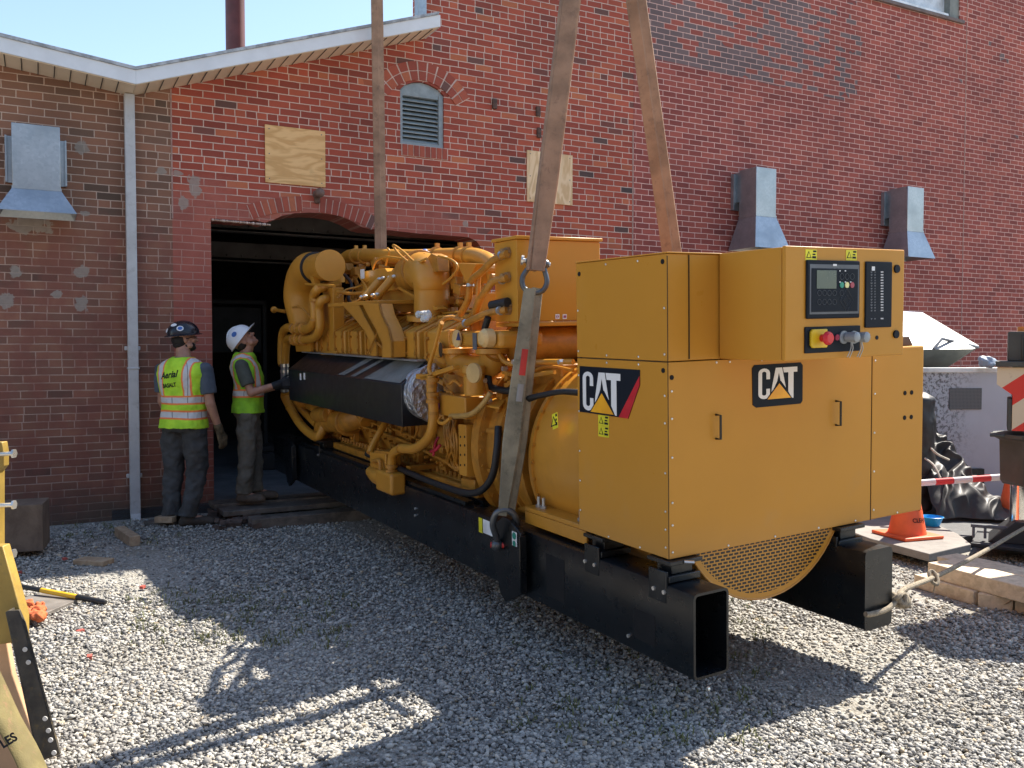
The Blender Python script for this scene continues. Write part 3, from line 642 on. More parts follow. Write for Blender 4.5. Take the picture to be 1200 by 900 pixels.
# screws
m = MB()
def scr(r=None, b=None, h=None, rad=.0052):
    if b is None: m.ball((-.002, r, h), .003, rad, rad, 8, 6)
    else: m.ball((r, -.002, h), rad, .003, rad, 8, 6)
for h in (.06, .17, .28, .40, .52, .64, .76, .845): scr(.655, None, h) if False else None
def sside(b, h): m.ball((-.002, b, h), .0035, .0058, .0058, 8, 6)
def sfront(r, h): m.ball((r, -.002, h), .0058, .0035, .0058, 8, 6)
for h in (.05, .13, .21, .38, .60, .72, .90, 1.10): sside(.02, h)
for h in (.10, .25, .40, .60, .78, .90, 1.10): sside(CBD-.015, h)
for b in (.2, .44): sside(b, .885); sside(b, .85); sside(b, .012); sside(b, CH1-.02)
for h in (.03, .15, .25, .45, .62, .74): sfront(.02, h)
for r in (.28, .36, .56, .66, .95, 1.2): sfront(r, .855)
for r in (.35, .65, .95, 1.22, 1.55): sfront(r, .012)
for h in (.05, .25, .45, .65, .82): sfront(SEAM+.022, h)
gb(m, 'panel_screws', M_screw)
m = MB()
for (r, b, h) in ((None, .03, .83), (None, .03, 1.30), (None, CBD-.03, 1.28)): m.cyl((-.003, b, h), (.01, b, h), .011, n=12)
m.cyl((.02, -.003, .80), (.02, .01, .80), .011, n=12)
for dx in (0, .055):
    for hh in (.66, .53): m.cyl((1.60+dx, -.003, hh-.02), (1.60+dx, .01, hh-.02), .012, n=12)
gb(m, 'plug_holes', M_dark)
# door handles
for (px, py0, py1) in ((839, 486, 514), (979.5, 470, 498)):
    a = gp(px, py0, 1, 0); b = gp(px, py1, 1, 0); m = MB(); m.tube([(a.x, .0, a.z), (a.x, -.03, a.z), (a.x, -.03, b.z), (a.x, 0, b.z)], .0055, 8); gb(m, 'door_handle', M_blk)
# ---- control box
X0, X1, BF, H0, H1 = .293, 1.045, -.387, .871, 1.338
m = MB(); m.box(X0, X1, BF+.022, -.0045, H0, H1); cbx = gb(m, 'control_box', M_yelp, bevel=.004)
m = MB(); m.box(X0-.001, X1+.003, BF, BF+.019, H0+.001, H1+.004); cd = m.build('control_box_door', M_yelp, cbx, bevel=.004)
def fp(px, py): p = gp(px, py, 1, BF); return p.x, p.z
def plate(pl, pt, pr, pb, th, mat, name, par=cd, base=0, bev=.004):
    x0, z1 = fp(pl, pt); x1, z0 = fp(pr, pb); m = MB(); m.box(x0, x1, BF-base-th, BF-base-.0002, z0, z1); return m.build(name, mat, par, bevel=bev)
# crop-3 pixel -> photo pixel helper (scale 6.43)
def q(x, y): return 930+x/6.43, 280+y/6.43
def plq(x0, y0, x1, y1, th, mat, name, par, base=0, bev=.002): return plate(*q(x0, y0), *q(x1, y1), th, mat, name, par, base, bev)
scn = plq(88, 158, 484, 594, .010, M_gloss, 'control_panel', cd, 0, .006)
plq(106, 190, 474, 562, .002, M_grey, 'panel_trim', scn, .010)
plq(118, 222, 462, 545, .002, M_gloss, 'keypad', scn, .0125)
plq(152, 236, 300, 376, .0015, simple('lcd_screen', (.085, .115, .095), .25, 0, .03), 'screen', scn, .0148)
plq(278, 190, 306, 206, .0012, M_whitep, 'panel_badge', scn, .0125)
def disc(x, y, r, th, mat, name, par, base, n=20, ring=False):
    a, z = fp(*q(x, y)); m = MB()
    if ring: m.tube([(a+r*math.cos(t*2*PI/20), BF-base-th, z+r*math.sin(t*2*PI/20)) for t in range(21)], .0007, 5)
    else: m.cyl((a, BF-base, z), (a, BF-base-th, z), r, n=n)
    return m.build(name, mat, par)
for k, (x, c) in enumerate(((340, (.02, .30, .20)), (379, (.85, .78, .35)), (418, (.40, .05, .08)))): disc(x, 348, .0125, .003, simple('key_%s' % ('green', 'yellow', 'red')[k], c, .45, 0, .02), 'key', scn, .0148)
for x in (340, 379, 418): disc(x, 285, .0125, .002, M_grey, 'key', scn, .0148, ring=True)
for x in (172, 210, 247, 286, 340):
    disc(x, 408, .0115, .001, M_grey, 'key', scn, .0148, ring=True)
for x in (172, 210, 247, 286): disc(x, 475, .0115, .001, M_grey, 'key', scn, .0148, ring=True)
m = MB()
cx, cz = fp(*q(378, 462)); 
for R_ in (.021, .043): m.tube([(cx, BF-.0155, cz+R_*1.15), (cx+R_, BF-.0155, cz), (cx, BF-.0155, cz-R_*1.15), (cx-R_, BF-.0155, cz), (cx, BF-.0155, cz+R_*1.15)], .0007, 4)
m.build('arrow_keys', M_grey, scn)
m = MB()
for x in (327, 368): a, z = fp(*q(x, 242)); m.box(a-.004, a+.004, BF-.0158, BF-.0149, z-.0025, z+.0025)
for x in (327, 368, 408): a, z = fp(*q(x, 326)); m.box(a-.004, a+.004, BF-.0158, BF-.0149, z-.0025, z+.0025)
m.build('panel_lamps', M_whitep, scn, smooth=False)
ann = plq(535, 170, 728, 664, .008, M_gloss, 'annunciator_panel', cd, 0, .004)
m = MB(); g2 = MB()
for k in range(16):
    yy = 250+k*20.6 if k < 15 else 600
    for x in (648, 659): a, z = fp(*q(x, yy)); m.box(a-.0028, a+.0028, BF-.0092, BF-.0081, z-.0028, z+.0028)
    for x, wd2 in ((575, .008), (601, .006)):
        a, z = fp(*q(x, yy)); ww = wd2*random.uniform(.5, 1); g2.box(a-ww, a+ww, BF-.0088, BF-.0081, z-.0012, z+.0012); g2.box(a-ww*.6, a+ww*.4, BF-.0088, BF-.0081, z-.0048, z-.0028)
a, z = fp(*q(588, 224)); m.box(a-.010, a+.010, BF-.0092, BF-.0081, z-.009, z+.009)
m.build('annunciator_lamps', M_whitep, ann, smooth=False); g2.build('annunciator_lettering', simple('faint_lettering', (.22, .23, .25), .6), ann, smooth=False)
sw = plq(78, 664, 494, 842, .006, M_gloss, 'switch_plate', cd, 0, .003)
x_, z_ = fp(*q(170, 748)); m = MB(); m.prism([(x_-.050, z_-.028), (x_-.040, z_-.040), (x_+.048, z_-.040), (x_+.048, z_+.038), (x_-.040, z_+.038), (x_-.050, z_+.028)], 'y', BF-.020, BF-.0065)
es = m.build('emergency_stop_collar', simple('stop_yellow', (.78, .52, .015), .4), sw, bevel=.004)
m = MB(); m.lathe([(.001, .045), (.020, .045), (.027, .038), (.029, .028), (.022, .020), (.016, .016), (.016, 0)], Matrix.Translation((x_+.012, BF-.02, z_))@Matrix.Rotation(PI/2, 4, 'X')); m.build('emergency_stop_button', simple('stop_red', (.62, .015, .025), .35), es)
disc(252, 742, .012, .006, simple('push_green', (.01, .12, .07), .5), 'push_button', sw, .006); disc(315, 742, .013, .006, simple('push_red', (.28, .02, .05), .5), 'push_button', sw, .006)
for x in (380, 455):
    a, z = fp(*q(x, 740)); m = MB(); m.cyl((a-.012, BF-.006, z), (a-.012, BF-.012, z), .028, n=24); m.cyl((a, BF-.012, z), (a+.012, BF-.055, z), .021, .023, n=20); m.ball((a+.012, BF-.055, z), .023, .008, .023)
    cn = m.build('socket_cap', simple('connector_grey', (.25, .27, .29), .45, .3), sw)
    m = MB(); m.tube([(a+.008, BF-.03, z-.02), (a+.006, BF-.03, z-.05), (a+.002, BF-.016, z-.085)], .0025, 6, 4); m.tube([(a+.012, BF-.03, z-.02), (a+.020, BF-.03, z-.05), (a+.016, BF-.016, z-.088)], .0025, 6, 4); m.build('cap_chain', M_steel, cn)
for (x, y) in ((773, 226), (767, 718)): disc(x, y, .018, .008, M_gloss, 'door_latch', cd, .0)
disc(626, 744, .009, .003, M_gloss, 'keyhole', cd, 0)
def warn(M, w_, h_, name, par, n=1):   # yellow sticker with a black triangle and pictogram
    m = MB(); m.box(-w_/2, w_/2, -.0012, -.0002, -h_/2, h_/2); m.v = [tuple(M@Vector(p)) for p in m.v]; o = m.build(name, M_warn, par, smooth=False, off=OFF if par is GEN else None)
    m = MB(); t = h_*.36; cx = -w_*.22
    m.prism([(cx-t, -t*.8), (cx+t, -t*.8), (cx, t)], 'y', -.0018, -.0013); m.box(w_*.08, w_*.42, -.0018, -.0013, -h_*.32, -h_*.12); m.box(w_*.12, w_*.36, -.0018, -.0013, -h_*.02, h_*.12); m.box(w_*.16, w_*.44, -.0018, -.0013, h_*.25, h_*.42)
    m.v = [tuple(M@Vector(p)) for p in m.v]; k = m.build('pictogram', M_gloss, o, smooth=False)
    m = MB(); m.prism([(cx-t*.6, -t*.6), (cx+t*.6, -t*.6), (cx, t*.65)], 'y', -.0023, -.0019); m.v = [tuple(M@Vector(p)) for p in m.v]; m.build('pictogram_triangle', M_warn, o, smooth=False); return o
for (x, y) in ((131, 120), (434, 123)):
    a, z = fp(*q(x, y)); warn(Matrix.Translation((a, BF-.0002, z)), .068, .044, 'warning_sticker', cd)
# side of cabinet is the plane r = 0 (facing -r): map x->-b
SIDE = Matrix(((0, 1, 0, 0), (-1, 0, 0, 0), (0, 0, 1, 0), (0, 0, 0, 1)))
def side(b, h, r=0): return Matrix.Translation((r, b, h))@SIDE
# ---- CAT logos
def arc(cx, cy, rx, ry, a0, a1, n=8): return [(cx+rx*math.cos(math.radians(a0+(a1-a0)*i/n)), cy+ry*math.sin(math.radians(a0+(a1-a0)*i/n))) for i in range(n+1)]
def cat_letters(W_, H_):
    # unit box 0..1 x 0..1, y up
    s = lambda P: [(x*W_, y*H_) for x, y in P]
    out = []
    o = arc(.145, .84, .145, .15, 0, 180)+arc(.145, .17, .145, .15, 180, 360); i_ = arc(.145, .17, .055, .06, 360, 180)+arc(.145, .84, .055, .06, 180, 0)
    # C as a closed thick path, open to the right between .40 and .62
    C = [(.29, .64)]+arc(.145, .84, .145, .16, 0, 180)+arc(.145, .16, .145, .16, 180, 360)+[(.29, .33), (.20, .33), (.20, .17)]+arc(.145, .17, .055, .055, 0, -180)+[(.09, .84)]+arc(.145, .84, .055, .055, 180, 0)+[(.20, .64)]
    out.append(s(C))
    A = [(.43, 1.0), (.60, 1.0), (.735, .19), (.655, .30), (.60, .40), (.545, .62), (.513, .86), (.47, .62), (.44, .40), (.30, .02), (.31, .12), (.355, .42)]
    A = [(.44, 1.0), (.60, 1.0), (.655, .62), (.70, .33), (.585, .545), (.565, .56), (.52, .85), (.475, .56), (.455, .50), (.325, .16), (.35, .42)]
    out.append(s(A))
    Tt = [(.60, 1.0), (1.0, 1.0), (1.0, .83), (.905, .83), (.905, -.02), (.775, .10), (.775, .83), (.625, .83)]
    Tt = [(.625, 1.0), (1.0, 1.0), (1.0, .83), (.90, .83), (.90, -.04), (.86, -.03), (.765, .19), (.765, .83), (.65, .83)]
    out.append(s(Tt)); tri = s([(.22, -.02), (.83, -.02), (.525, .48)])
    return out, tri
def logo(M, W_, H_, plate_poly, red=None, parent=GEN, name='logo_plate'):
    def B_(m, nm, mat, par, off=None): m.v = [tuple(M@Vector(p)) for p in m.v]; return m.build(nm, mat, par, smooth=False, off=off)
    m = MB(); m.prism(plate_poly, 'y', -.003, -.0003); o = B_(m, name, M_gloss, parent, OFF)
    L_, tri = cat_letters(W_, H_)
    for P in L_: m = MB(); m.prism(P, 'y', -.0045, -.0032); B_(m, 'letter', M_whitep, o)
    big = [(tri[0][0]-.018*W_*1.5, tri[0][1]), (tri[1][0]+.018*W_*1.5, tri[1][1]), (tri[2][0], tri[2][1]+.075*H_)]
    m = MB(); m.prism(big, 'y', -.0052, -.0047); B_(m, 'triangle_outline', M_gloss, o)
    m = MB(); m.prism(tri, 'y', -.0062, -.0054); B_(m, 'triangle', M_org, o)
    if red: m = MB(); m.prism(red, 'y', -.0046, -.0033); B_(m, 'red_stripe', M_red, o)
    return o
# side logo: corners from the photograph on plane r=0 (note u grows towards the front, i.e. -b)
def sb(px, py): p = gp(px, py, 0, 0); return (-p.y, p.z)
k6 = lambda x, y: (650+x/3.462, 260+y/3.462)
TLs = sb(*k6(103, 585)); BLs = sb(*k6(103, 770)); TRs = sb(*k6(347, 600)); R2 = sb(*k6(347, 662)); B2 = sb(*k6(300, 800)); B1 = sb(*k6(270, 796)); R1 = sb(*k6(347, 625))
Lc = sb(*k6(118, 762)); Lt = sb(*k6(118, 606)); Rt = sb(*k6(271, 616))
MS = Matrix.Translation((-.0, -Lc[0], Lc[1]))@SIDE
def loc(P): return [(x-Lc[0], y-Lc[1]) for x, y in P]
logo(MS, Rt[0]-Lt[0], Lt[1]-Lc[1], loc([BLs, (B2[0], BLs[1]), (R2[0], R2[1]), (TRs[0], TLs[1]), TLs]), loc([(B1[0]-.015, BLs[1]), (B2[0], BLs[1]), R2, R1]), GEN)
def fb(px, py): p = gp(px, py, 1, 0); return (p.x, p.z)
k7 = lambda x, y: (860+x/4.5, 270+y/4.5)
a = fb(881, 428); b = fb(940, 472); c = fb(*k7(126, 892)); d = fb(*k7(126, 730)); f_ = fb(*k7(331, 718))
def rrect(x0, z0, x1, z1, c): return [(x0+c, z0), (x1-c, z0), (x1, z0+c), (x1, z1-c), (x1-c, z1), (x0+c, z1), (x0, z1-c), (x0, z0+c)]
MF = Matrix.Translation((c[0], 0, c[1]))
pp = rrect(a[0]-c[0], b[1]-c[1]-.003, b[0]-c[0], a[1]-c[1], .014); pp[0] = (pp[0][0]+.012, pp[0][1]); pp[7] = (pp[7][0]+.004, pp[7][1])
logo(MF, f_[0]-c[0], d[1]-c[1], pp, None, GEN)
for (x, y) in ((199, 807), (199, 851)):
    u, h = sb(*k6(x, y)); warn(side(-u, h), .085, .052, 'warning_sticker', GEN)
# ---- alternator (barrel) with perforated outlet
DC, DR_ = .263, .548
def perf():
    t = NT('perforated_sheet'); X, Y, Z = t.xyz(); a = .034; c = .0165
    row = t.m('FLOOR', t.m('DIVIDE', t.m('ADD', Z, 5.0), c)); fz = t.m('FRACT', t.m('DIVIDE', t.m('ADD', Z, 5.0), c)); fx = t.m('FRACT', t.m('ADD', t.m('DIVIDE', t.m('ADD', X, 5.0), a), t.m('MULTIPLY', t.m('MODULO', row, 2.0), .5)))
    hole = t.m('MULTIPLY', t.m('MULTIPLY', t.m('GREATER_THAN', fx, .11), t.m('LESS_THAN', fx, .89)), t.m('MULTIPLY', t.m('GREATER_THAN', fz, .2), t.m('LESS_THAN', fz, .84)))
    rad = t.m('SQRT', t.m('ADD', t.m('POWER', t.m('SUBTRACT', X, RC), 2.0), t.m('POWER', t.m('SUBTRACT', Z, DC), 2.0)))
    ang = t.m('LESS_THAN', rad, DR_-.028); hole = t.m('MULTIPLY', hole, ang)
    t.set(t.p.inputs['Alpha'], 1.0)
    return t.done(t.mix(hole, (.52, .24, .025), (.006, .005, .004)), .45)
LB = lambda b: Matrix.Translation((RC, b, DC))@Matrix.Rotation(-PI/2, 4, 'X')     # z axis -> +b
m = MB(); m.lathe([(DR_, 0), (DR_, .08)], LB(0.022), 64); gb(m, 'air_outlet_grille', perf())
m = MB(); m.tube([(RC+DR_*math.cos(t*2*PI/64), .022, DC+DR_*math.sin(t*2*PI/64)) for t in range(65)], .005, 6); gb(m, 'grille_rim', M_yel)
m = MB(); m.lathe([(.545, .105), (.55, .12), (.55, 1.24), (.565, 1.242), (.565, 1.27), (.50, 1.272)], LB(0), 72); alt = gb(m, 'alternator', M_yel)
m = MB(); m.box(RC-.60, RC-.42, .66, 1.26, -.01, .015); m.box(RC-.60, RC-.585, .66, 1.26, -.08, -.011); m.box(RC+.42, RC+.60, .66, 1.26, -.01, .015); m.box(RC-.46, RC-.44, .66, 1.26, .015, .12); m.build('alternator_foot', M_yel, alt, bevel=.004)
m = MB()
for b in (.74, .78, 1.14, 1.19):
    m.cyl((RC-.55, b, .015), (RC-.55, b, .03), .018, n=6); m.cyl((RC-.55, b, .03), (RC-.55, b, .075), .010, n=10)
m.build('foot_bolts', M_steel, alt)
u, h = sb(654, 493); pz = e(654, 493, .085); ww = warn(side(pz.y, pz.z, .066)@Matrix.Rotation(-.18, 4, 'X')@Matrix.Rotation(-.35, 4, 'Y'), .05, .085, 'warning_sticker', alt)
# ---- flywheel bell with ribs and rubber band
m = MB(); m.lathe([(.44, 1.271), (.44, 1.33), (.50, 1.34), (.50, 1.36)], LB(0), 64); gb(m, 'coupling_shell', M_rub)
m = MB(); m.lathe([(.50, 1.361), (.555, 1.363), (.555, 1.40), (.525, 1.41), (.525, 1.56), (.545, 1.57), (.545, 1.60), (.575, 1.61), (.575, 1.66), (.545, 1.67), (.545, 1.80), (.60, 1.81), (.60, 1.90)], LB(0), 64); bell = gb(m, 'flywheel_housing', M_yeld)
m = MB()
for k in range(14):
    a = PI*.5+k*2*PI/14; c = Vector((RC+.54*math.cos(a), 0, DC+.54*math.sin(a))); Mx = Matrix.Translation(c)@Matrix.Rotation(-a, 4, 'Y'); m.box(-.025, .022, 1.41, 1.79, -.012, .012, Mx)
m.build('housing_ribs', M_yeld, bell)
# ---- engine block, sump, gear-end plate
m = MB(); m.prism([(RC-.30, -.10), (RC+.30, -.10), (RC+.38, .10), (RC+.40, .55), (RC+.33, .72), (RC-.33, .72), (RC-.40, .55), (RC-.38, .10)], 'y', 1.90, 5.25); blk_ = gb(m, 'engine_block', M_yeld, bevel=.01)
m = MB(); m.prism([(RC-.42, -.10), (RC+.42, -.10), (RC+.45, -.02), (RC+.40, .0), (RC-.40, .0), (RC-.45, -.02)], 'y', 1.92, 5.3); m.prism([(RC-.26, -.36), (RC+.26, -.36), (RC+.34, -.101), (RC-.34, -.101)], 'y', 2.2, 5.0); gb(m, 'oil_pan', M_yeld, bevel=.008)
m = MB()
for k in range(8):
    b = 2.06+k*.39; m.box(RC-.425, RC-.39, b, b+.30, .13, .47); m.box(RC-.44, RC-.425, b+.05, b+.25, .17, .43)
    for hh in (.15, .45):
        for bb in (.02, .15, .28): m.cyl((RC-.437, b+bb, hh), (RC-.42, b+bb, hh), .013, n=6)
m.build('crankcase_covers', M_yeld, blk_, bevel=.006)
m = MB()
for k in range(46): m.cyl((RC-.43, 1.97+k*.071, -.03), (RC-.43, 1.97+k*.071, .02), .014, n=6)
m.build('sump_bolts', M_yeld, blk_)
# ---- cylinder heads, both banks
def head(b, s):
    P = [(RC-s*.30, .66), (RC-s*.47, .74), (RC-s*.52, .80), (RC-s*.52, .985), (RC-s*.34, 1.065), (RC-s*.22, 1.0), (RC-s*.18, .74)]
    m = MB(); m.prism(P, 'y', b, b+.285); return m
for s in (1, -1):
    for k in range(8):
        b = 2.45+k*.385; m = head(b, s); h_ = gb(m, 'cylinder_head', M_yel, bevel=.012)
        if s == 1:
            m = MB(); m.prism([(RC-.52, .80), (RC-.532, .80), (RC-.532, .985), (RC-.35, 1.078), (RC-.33, 1.07), (RC-.52, .975)], 'y', b+.02, b+.05); m.prism([(RC-.52, .80), (RC-.532, .80), (RC-.532, .985), (RC-.35, 1.078), (RC-.33, 1.07), (RC-.52, .975)], 'y', b+.225, b+.255)
            m.cyl((RC-.46, b+.28, .80), (RC-.46, b+.38, .80), .025, n=8); m.tube([(RC-.40, b+.33, .80), (RC-.36, b+.33, 1.0), (RC-.22, b+.33, 1.07)], .025, 8, 4)
            for (hh, bb) in ((.79, .245), (.83, .245)): m.cyl((RC-.51, b+bb, hh), (RC-.47, b+bb, hh), .012, n=6)
            m.build('head_ribs', M_yeld, h_)
# valley: manifolds and turbo mass
m = MB()
m.cyl((RC-.16, 2.3, 1.05), (RC-.16, 5.2, 1.05), .085, n=16); m.cyl((RC+.16, 2.3, 1.05), (RC+.16, 5.2, 1.05), .085, n=16)
for k in range(16): m.cyl((RC-.16, 2.4+k*.18, .95), (RC-.16, 2.4+k*.18+.03, 1.16), .05, .03, n=8)
for k in range(9): m.box(RC-.30, RC-.10, 2.42+k*.385, 2.53+k*.385, .98, 1.10)
gb(m, 'exhaust_manifold', simple('hot_manifold_paint', (.34, .145, .03), .5, 0, .25, 9, .3, 90, (.12, .06, .03), .5), bevel=.006)
# ---- black heat-shield cover with pale stripes
BO = -.085
c0 = e(470, 450, BO); c1 = e(343, 440, BO); cb = e(466, 495, BO)
h1 = c0.z; hb = .33; b0 = c0.y; b1 = 5.45
P = [(BO, hb), (BO, h1-.005), (.12, .775), (.33, .775), (.33, .70), (.20, .62), (.20, hb)]
m = MB(); m.prism(P, 'y', b0, b1); cov = gb(m, 'heat_cover', M_blkcov, bevel=.004)
m = MB(); 
def slope(b, t): 
    r = BO+(.12-BO)*t; return (r-.003, b, (h1-.005)+(.775-h1+.005)*t+.003)
for (b_a, b_b) in ((3.66, 3.76), (3.90, 4.05)):
    sh = .20
    m.add([slope(b_a+0, .06), slope(b_b, .06), slope(b_b-sh, .94), slope(b_a-sh, .94)], [(0, 1, 2, 3)])
m.add([slope(b0+.03, .04), slope(3.46, .04), slope(3.26, .96), slope(b0+.03, .96)], [(0, 1, 2, 3)])
m.build('cover_stripes', simple('cover_grey', (.17, .17, .155), .7), cov, smooth=False)
m = MB(); m.box(.05, .34, b0+.02, b1, .779, .79); m.build('cover_top_edge', M_steel, cov)
m = MB()
for k in range(7): bb = 2.95+k*.38; m.cyl((.25, bb, .785), (.25, bb, .805), .014, n=6); m.cyl((.29, bb+.07, .785), (.29, bb+.07, .80), .011, n=6)
m.build('cover_bolts', M_screw, cov)
m = MB(); 
for (px, py) in ((352.5, 441.5), (357, 441)): p = e(px, py, BO); m.box(BO-.004, BO-.001, p.y-.02, p.y+.02, p.z-.03, p.z+.03)
m.build('cover_badge', M_whitep, cov, smooth=False)
# foil-wrapped flange at the cover's open end
p = e(485, 458, .12); m = MB(); dirn = Vector((.12, -1, .05)).normalized(); c = Vector((.13, b0-.10, .56)); m.cyl(c, c-dirn*.16*-1*-1, .195, .185, n=36)
m.cyl(c-dirn*-.0, c-dirn*-.03, .21, n=36); foil = gb(m, 'foil_wrapped_outlet', M_foil)
m = MB(); m.tube([c+dirn*.025+Vector((-.20, 0, -.10)), c+dirn*.045+Vector((.0, 0, .0)), c+dirn*.03+Vector((.19, 0, .10))], .006, 6); m.build('blanket_tie', M_grey, foil)
# ---- bracket platform and S-shaped brackets
def trace(pts, r): return [e(x, y, r) for x, y in pts]
for pts, r_ in (([(401, 358), (421, 358), (428, 372), (438, 390), (442, 403), (442, 417), (434, 417), (433, 403), (427, 388), (414, 372)], .02), ([(424, 356), (444, 356), (447, 369), (455, 385), (459, 400), (459, 419), (447, 419), (447, 402), (440, 386), (431, 370)], -.02)):
    m = MB(); P3 = trace(pts, r_); m.slab(P3, (.02, 0, 0)); m.slab(trace([pts[k] for k in (1, 2, 3, 4, 5)]+[(x-1.5, y) for x, y in [pts[k] for k in (5, 4, 3, 2, 1)]], r_), (.11, 0, 0)); m.slab(trace([pts[k] for k in (0, 9, 8, 7, 6)]+[(x+1.5, y) for x, y in [pts[k] for k in (6, 7, 8, 9, 0)]], r_), (.11, 0, 0)); gb(m, 'support_bracket', M_yel, bevel=.003)
m = MB(); m.tube([e(431, 414, .0), e(443, 388, .0)], .008, 6); m.tube([e(423, 380, .03), e(452, 412, .03)], .010, 6)
gb(m, 'bracket_tie', M_yeld)
m = MB(); m.slab(trace([(378, 338), (390, 337), (392, 413), (380, 414)], .10), (.10, 0, 0)); m.slab(trace([(376, 412), (394, 411), (394, 415), (376, 416)], .08), (.16, 0, 0)); gb(m, 'support_post', M_yel, bevel=.004)
m = MB(); a = e(388, 356, .05); b = e(447, 352, .05); m.box(.02, .42, b.y, a.y, a.z-.03, a.z); gb(m, 'bracket_platform', M_yel, bevel=.004)
m = MB(); a = e(433, 318, .35); b = e(472, 340, .35); m.prism([(b.y, b.z), (a.y+.05, b.z), (a.y+.05, a.z), (b.y+.25, a.z), (b.y+.20, a.z-.03), (b.y, a.z-.03)], 'x', .30, .52); gb(m, 'air_cleaner_frame', M_yel, bevel=.006)
m = MB(); m.cyl(e(427, 349, .12), e(446, 328, .28), .035, n=12); m.cyl(e(440, 349, .12), e(461, 325, .28), .035, n=12); gb(m, 'drain_tube', M_yel)
m = MB()
for (x, y) in ((424, 348), (428, 347), (437, 346), (442, 345), (445, 327), (449, 326), (457, 325), (462, 324), (443, 357), (441, 360)): m.ball(e(x, y, .10 if y > 340 else .26), .022, .022, .016, 8, 6)
gb(m, 'bracket_bolts', M_screw)
# big gusset plates behind
m = MB(); m.slab(trace([(456, 334), (461, 332), (512, 362), (506, 366), (470, 366), (446, 352)], .34), (.02, 0, 0)); m.slab(trace([(458, 334), (462, 333), (514, 362), (510, 364)], .30), (.08, 0, 0)); gb(m, 'gusset_plate', M_yel, bevel=.003)
# ---- turbocharger elbow
m = MB(); TR = .35
m.tube([e(478, 325, .62), e(487, 318, .48), e(503, 322, TR), e(506, 340, TR), e(506, 372, TR)], [.14, .155, .15, .135, .135], 22, 6); m.cyl(e(506, 370, TR), e(506, 376, TR), .19, n=24); tb = gb(m, 'turbo_elbow', M_yel)
m = MB(); m.cyl(e(486, 323, .45), e(494, 316, .40), .175, .16, n=24); m.lathe([(.17, -.05), (.20, -.04), (.20, .04), (.17, .05)], Matrix.Translation(e(481, 322, .55))@Matrix.Rotation(PI/2, 4, 'Y'), 24)
m.slab(trace([(499, 320), (514, 318), (512, 300), (505, 297), (500, 303)], .30), (.09, 0, 0)); m.lathe([(.13, -.02), (.165, -.015), (.165, .015), (.13, .02)], Matrix.Translation(e(499, 322, .36))@Matrix.Rotation(PI/2, 4, 'Y')@Matrix.Rotation(.3, 4, 'X'), 24)
m.build('turbo_housing', M_yeld, tb, bevel=.004)
m = MB(); m.slab(trace([(520, 340), (531, 340), (533, 362), (522, 362)], .5), (.25, 0, 0)); m.slab(trace([(519, 305), (531, 300), (536, 318), (532, 341), (519, 341)], .5), (.25, 0, 0)); gb(m, 'aftercooler_duct', M_yel, bevel=.008)
# ---- long top pipe with clamps and hopper-shaped transition
ZT = .55
m = MB(); m.tube([e(397, 330, ZT), e(398, 312, ZT), e(406, 302, ZT), e(420, 299, ZT), e(480, 301, ZT), e(545, 300, ZT), e(565, 303, ZT), e(577, 312, ZT), e(582, 330, ZT)], .062, 16, 5); tp = gb(m, 'coolant_pipe', M_yel)
m = MB()
for x in (417, 427, 512, 539, 549): p = e(x, 300, ZT); m.lathe([(.066, -.015), (.074, -.014), (.074, .014), (.066, .015)], Matrix.Translation(p)@Matrix.Rotation(PI/2, 4, 'X'), 20); m.box(p.x-.01, p.x+.02, p.y-.015, p.y+.015, p.z+.06, p.z+.10)
m.build('pipe_clamp', M_yel, tp)
m = MB(); m.tube([e(410, 306, .7), e(480, 309, .7), e(560, 308, .7)], .035, 10); gb(m, 'vent_pipe', M_yel)
m = MB()
P = [(536, 309), (556, 309), (549, 325), (544, 332)]; m.slab(trace([(535, 308), (558, 309), (546.5, 333)], .40), (.30, 0, 0)); gb(m, 'hopper_transition', M_yel, bevel=.006)
m = MB(); m.slab(trace([(566, 308), (583, 301), (583, 330), (560, 326)], .75), (.12, 0, 0)); m.slab(trace([(530, 303), (560, 303), (556, 330), (540, 345), (534, 345)], .95), (.05, 0, 0)); gb(m, 'aftercooler_panel', M_yel, bevel=.004)
m = MB(); m.ball(e(498, 296, .5), .03); gb(m, 'blue_cap', simple('cap_blue', (.05, .15, .5), .5))
# ---- air intake can and elbow at the far end
IR = .10; pc = e(387, 311, IR); 
m = MB(); ax = Vector((.0, 1, 0)); m.cyl(pc, pc+ax*.10, .135, n=36); m.cyl(pc+ax*.10, pc+ax*.40, .128, n=36); can = gb(m, 'intake_can', M_yel)
m = MB(); m.lathe([(.139, -.006), (.139, .012)], Matrix.Translation(pc)@Matrix.Rotation(-PI/2, 4, 'X'), 36); m.build('can_rim', M_yel, can)
m = MB(); m.tube([pc+ax*.42, pc+ax*.62+Vector((-.0, 0, -.01)), pc+ax*.80+Vector((0, 0, -.10)), pc+ax*.88+Vector((0, 0, -.28)), pc+ax*.84+Vector((.04, 0, -.62))], [.150, .165, .17, .17, .145], 28, 6)
el = gb(m, 'intake_elbow', M_yel)
m = MB()
for k, (q0, rr0) in enumerate(((.41, .145),)): m.lathe([(rr0, -.012), (rr0+.006, 0), (rr0, .012)], Matrix.Translation(pc+ax*q0)@Matrix.Rotation(-PI/2, 4, 'X'), 32)
m.build('hose_clamp', M_rub, el)
m = MB(); m.cyl(e(358, 333, .0), e(392, 335, .0), .012, n=8); m.slab(trace([(362, 322), (366, 322), (370, 334), (366, 334)], .0), (.05, 0, 0)); gb(m, 'can_bracket', M_yel)
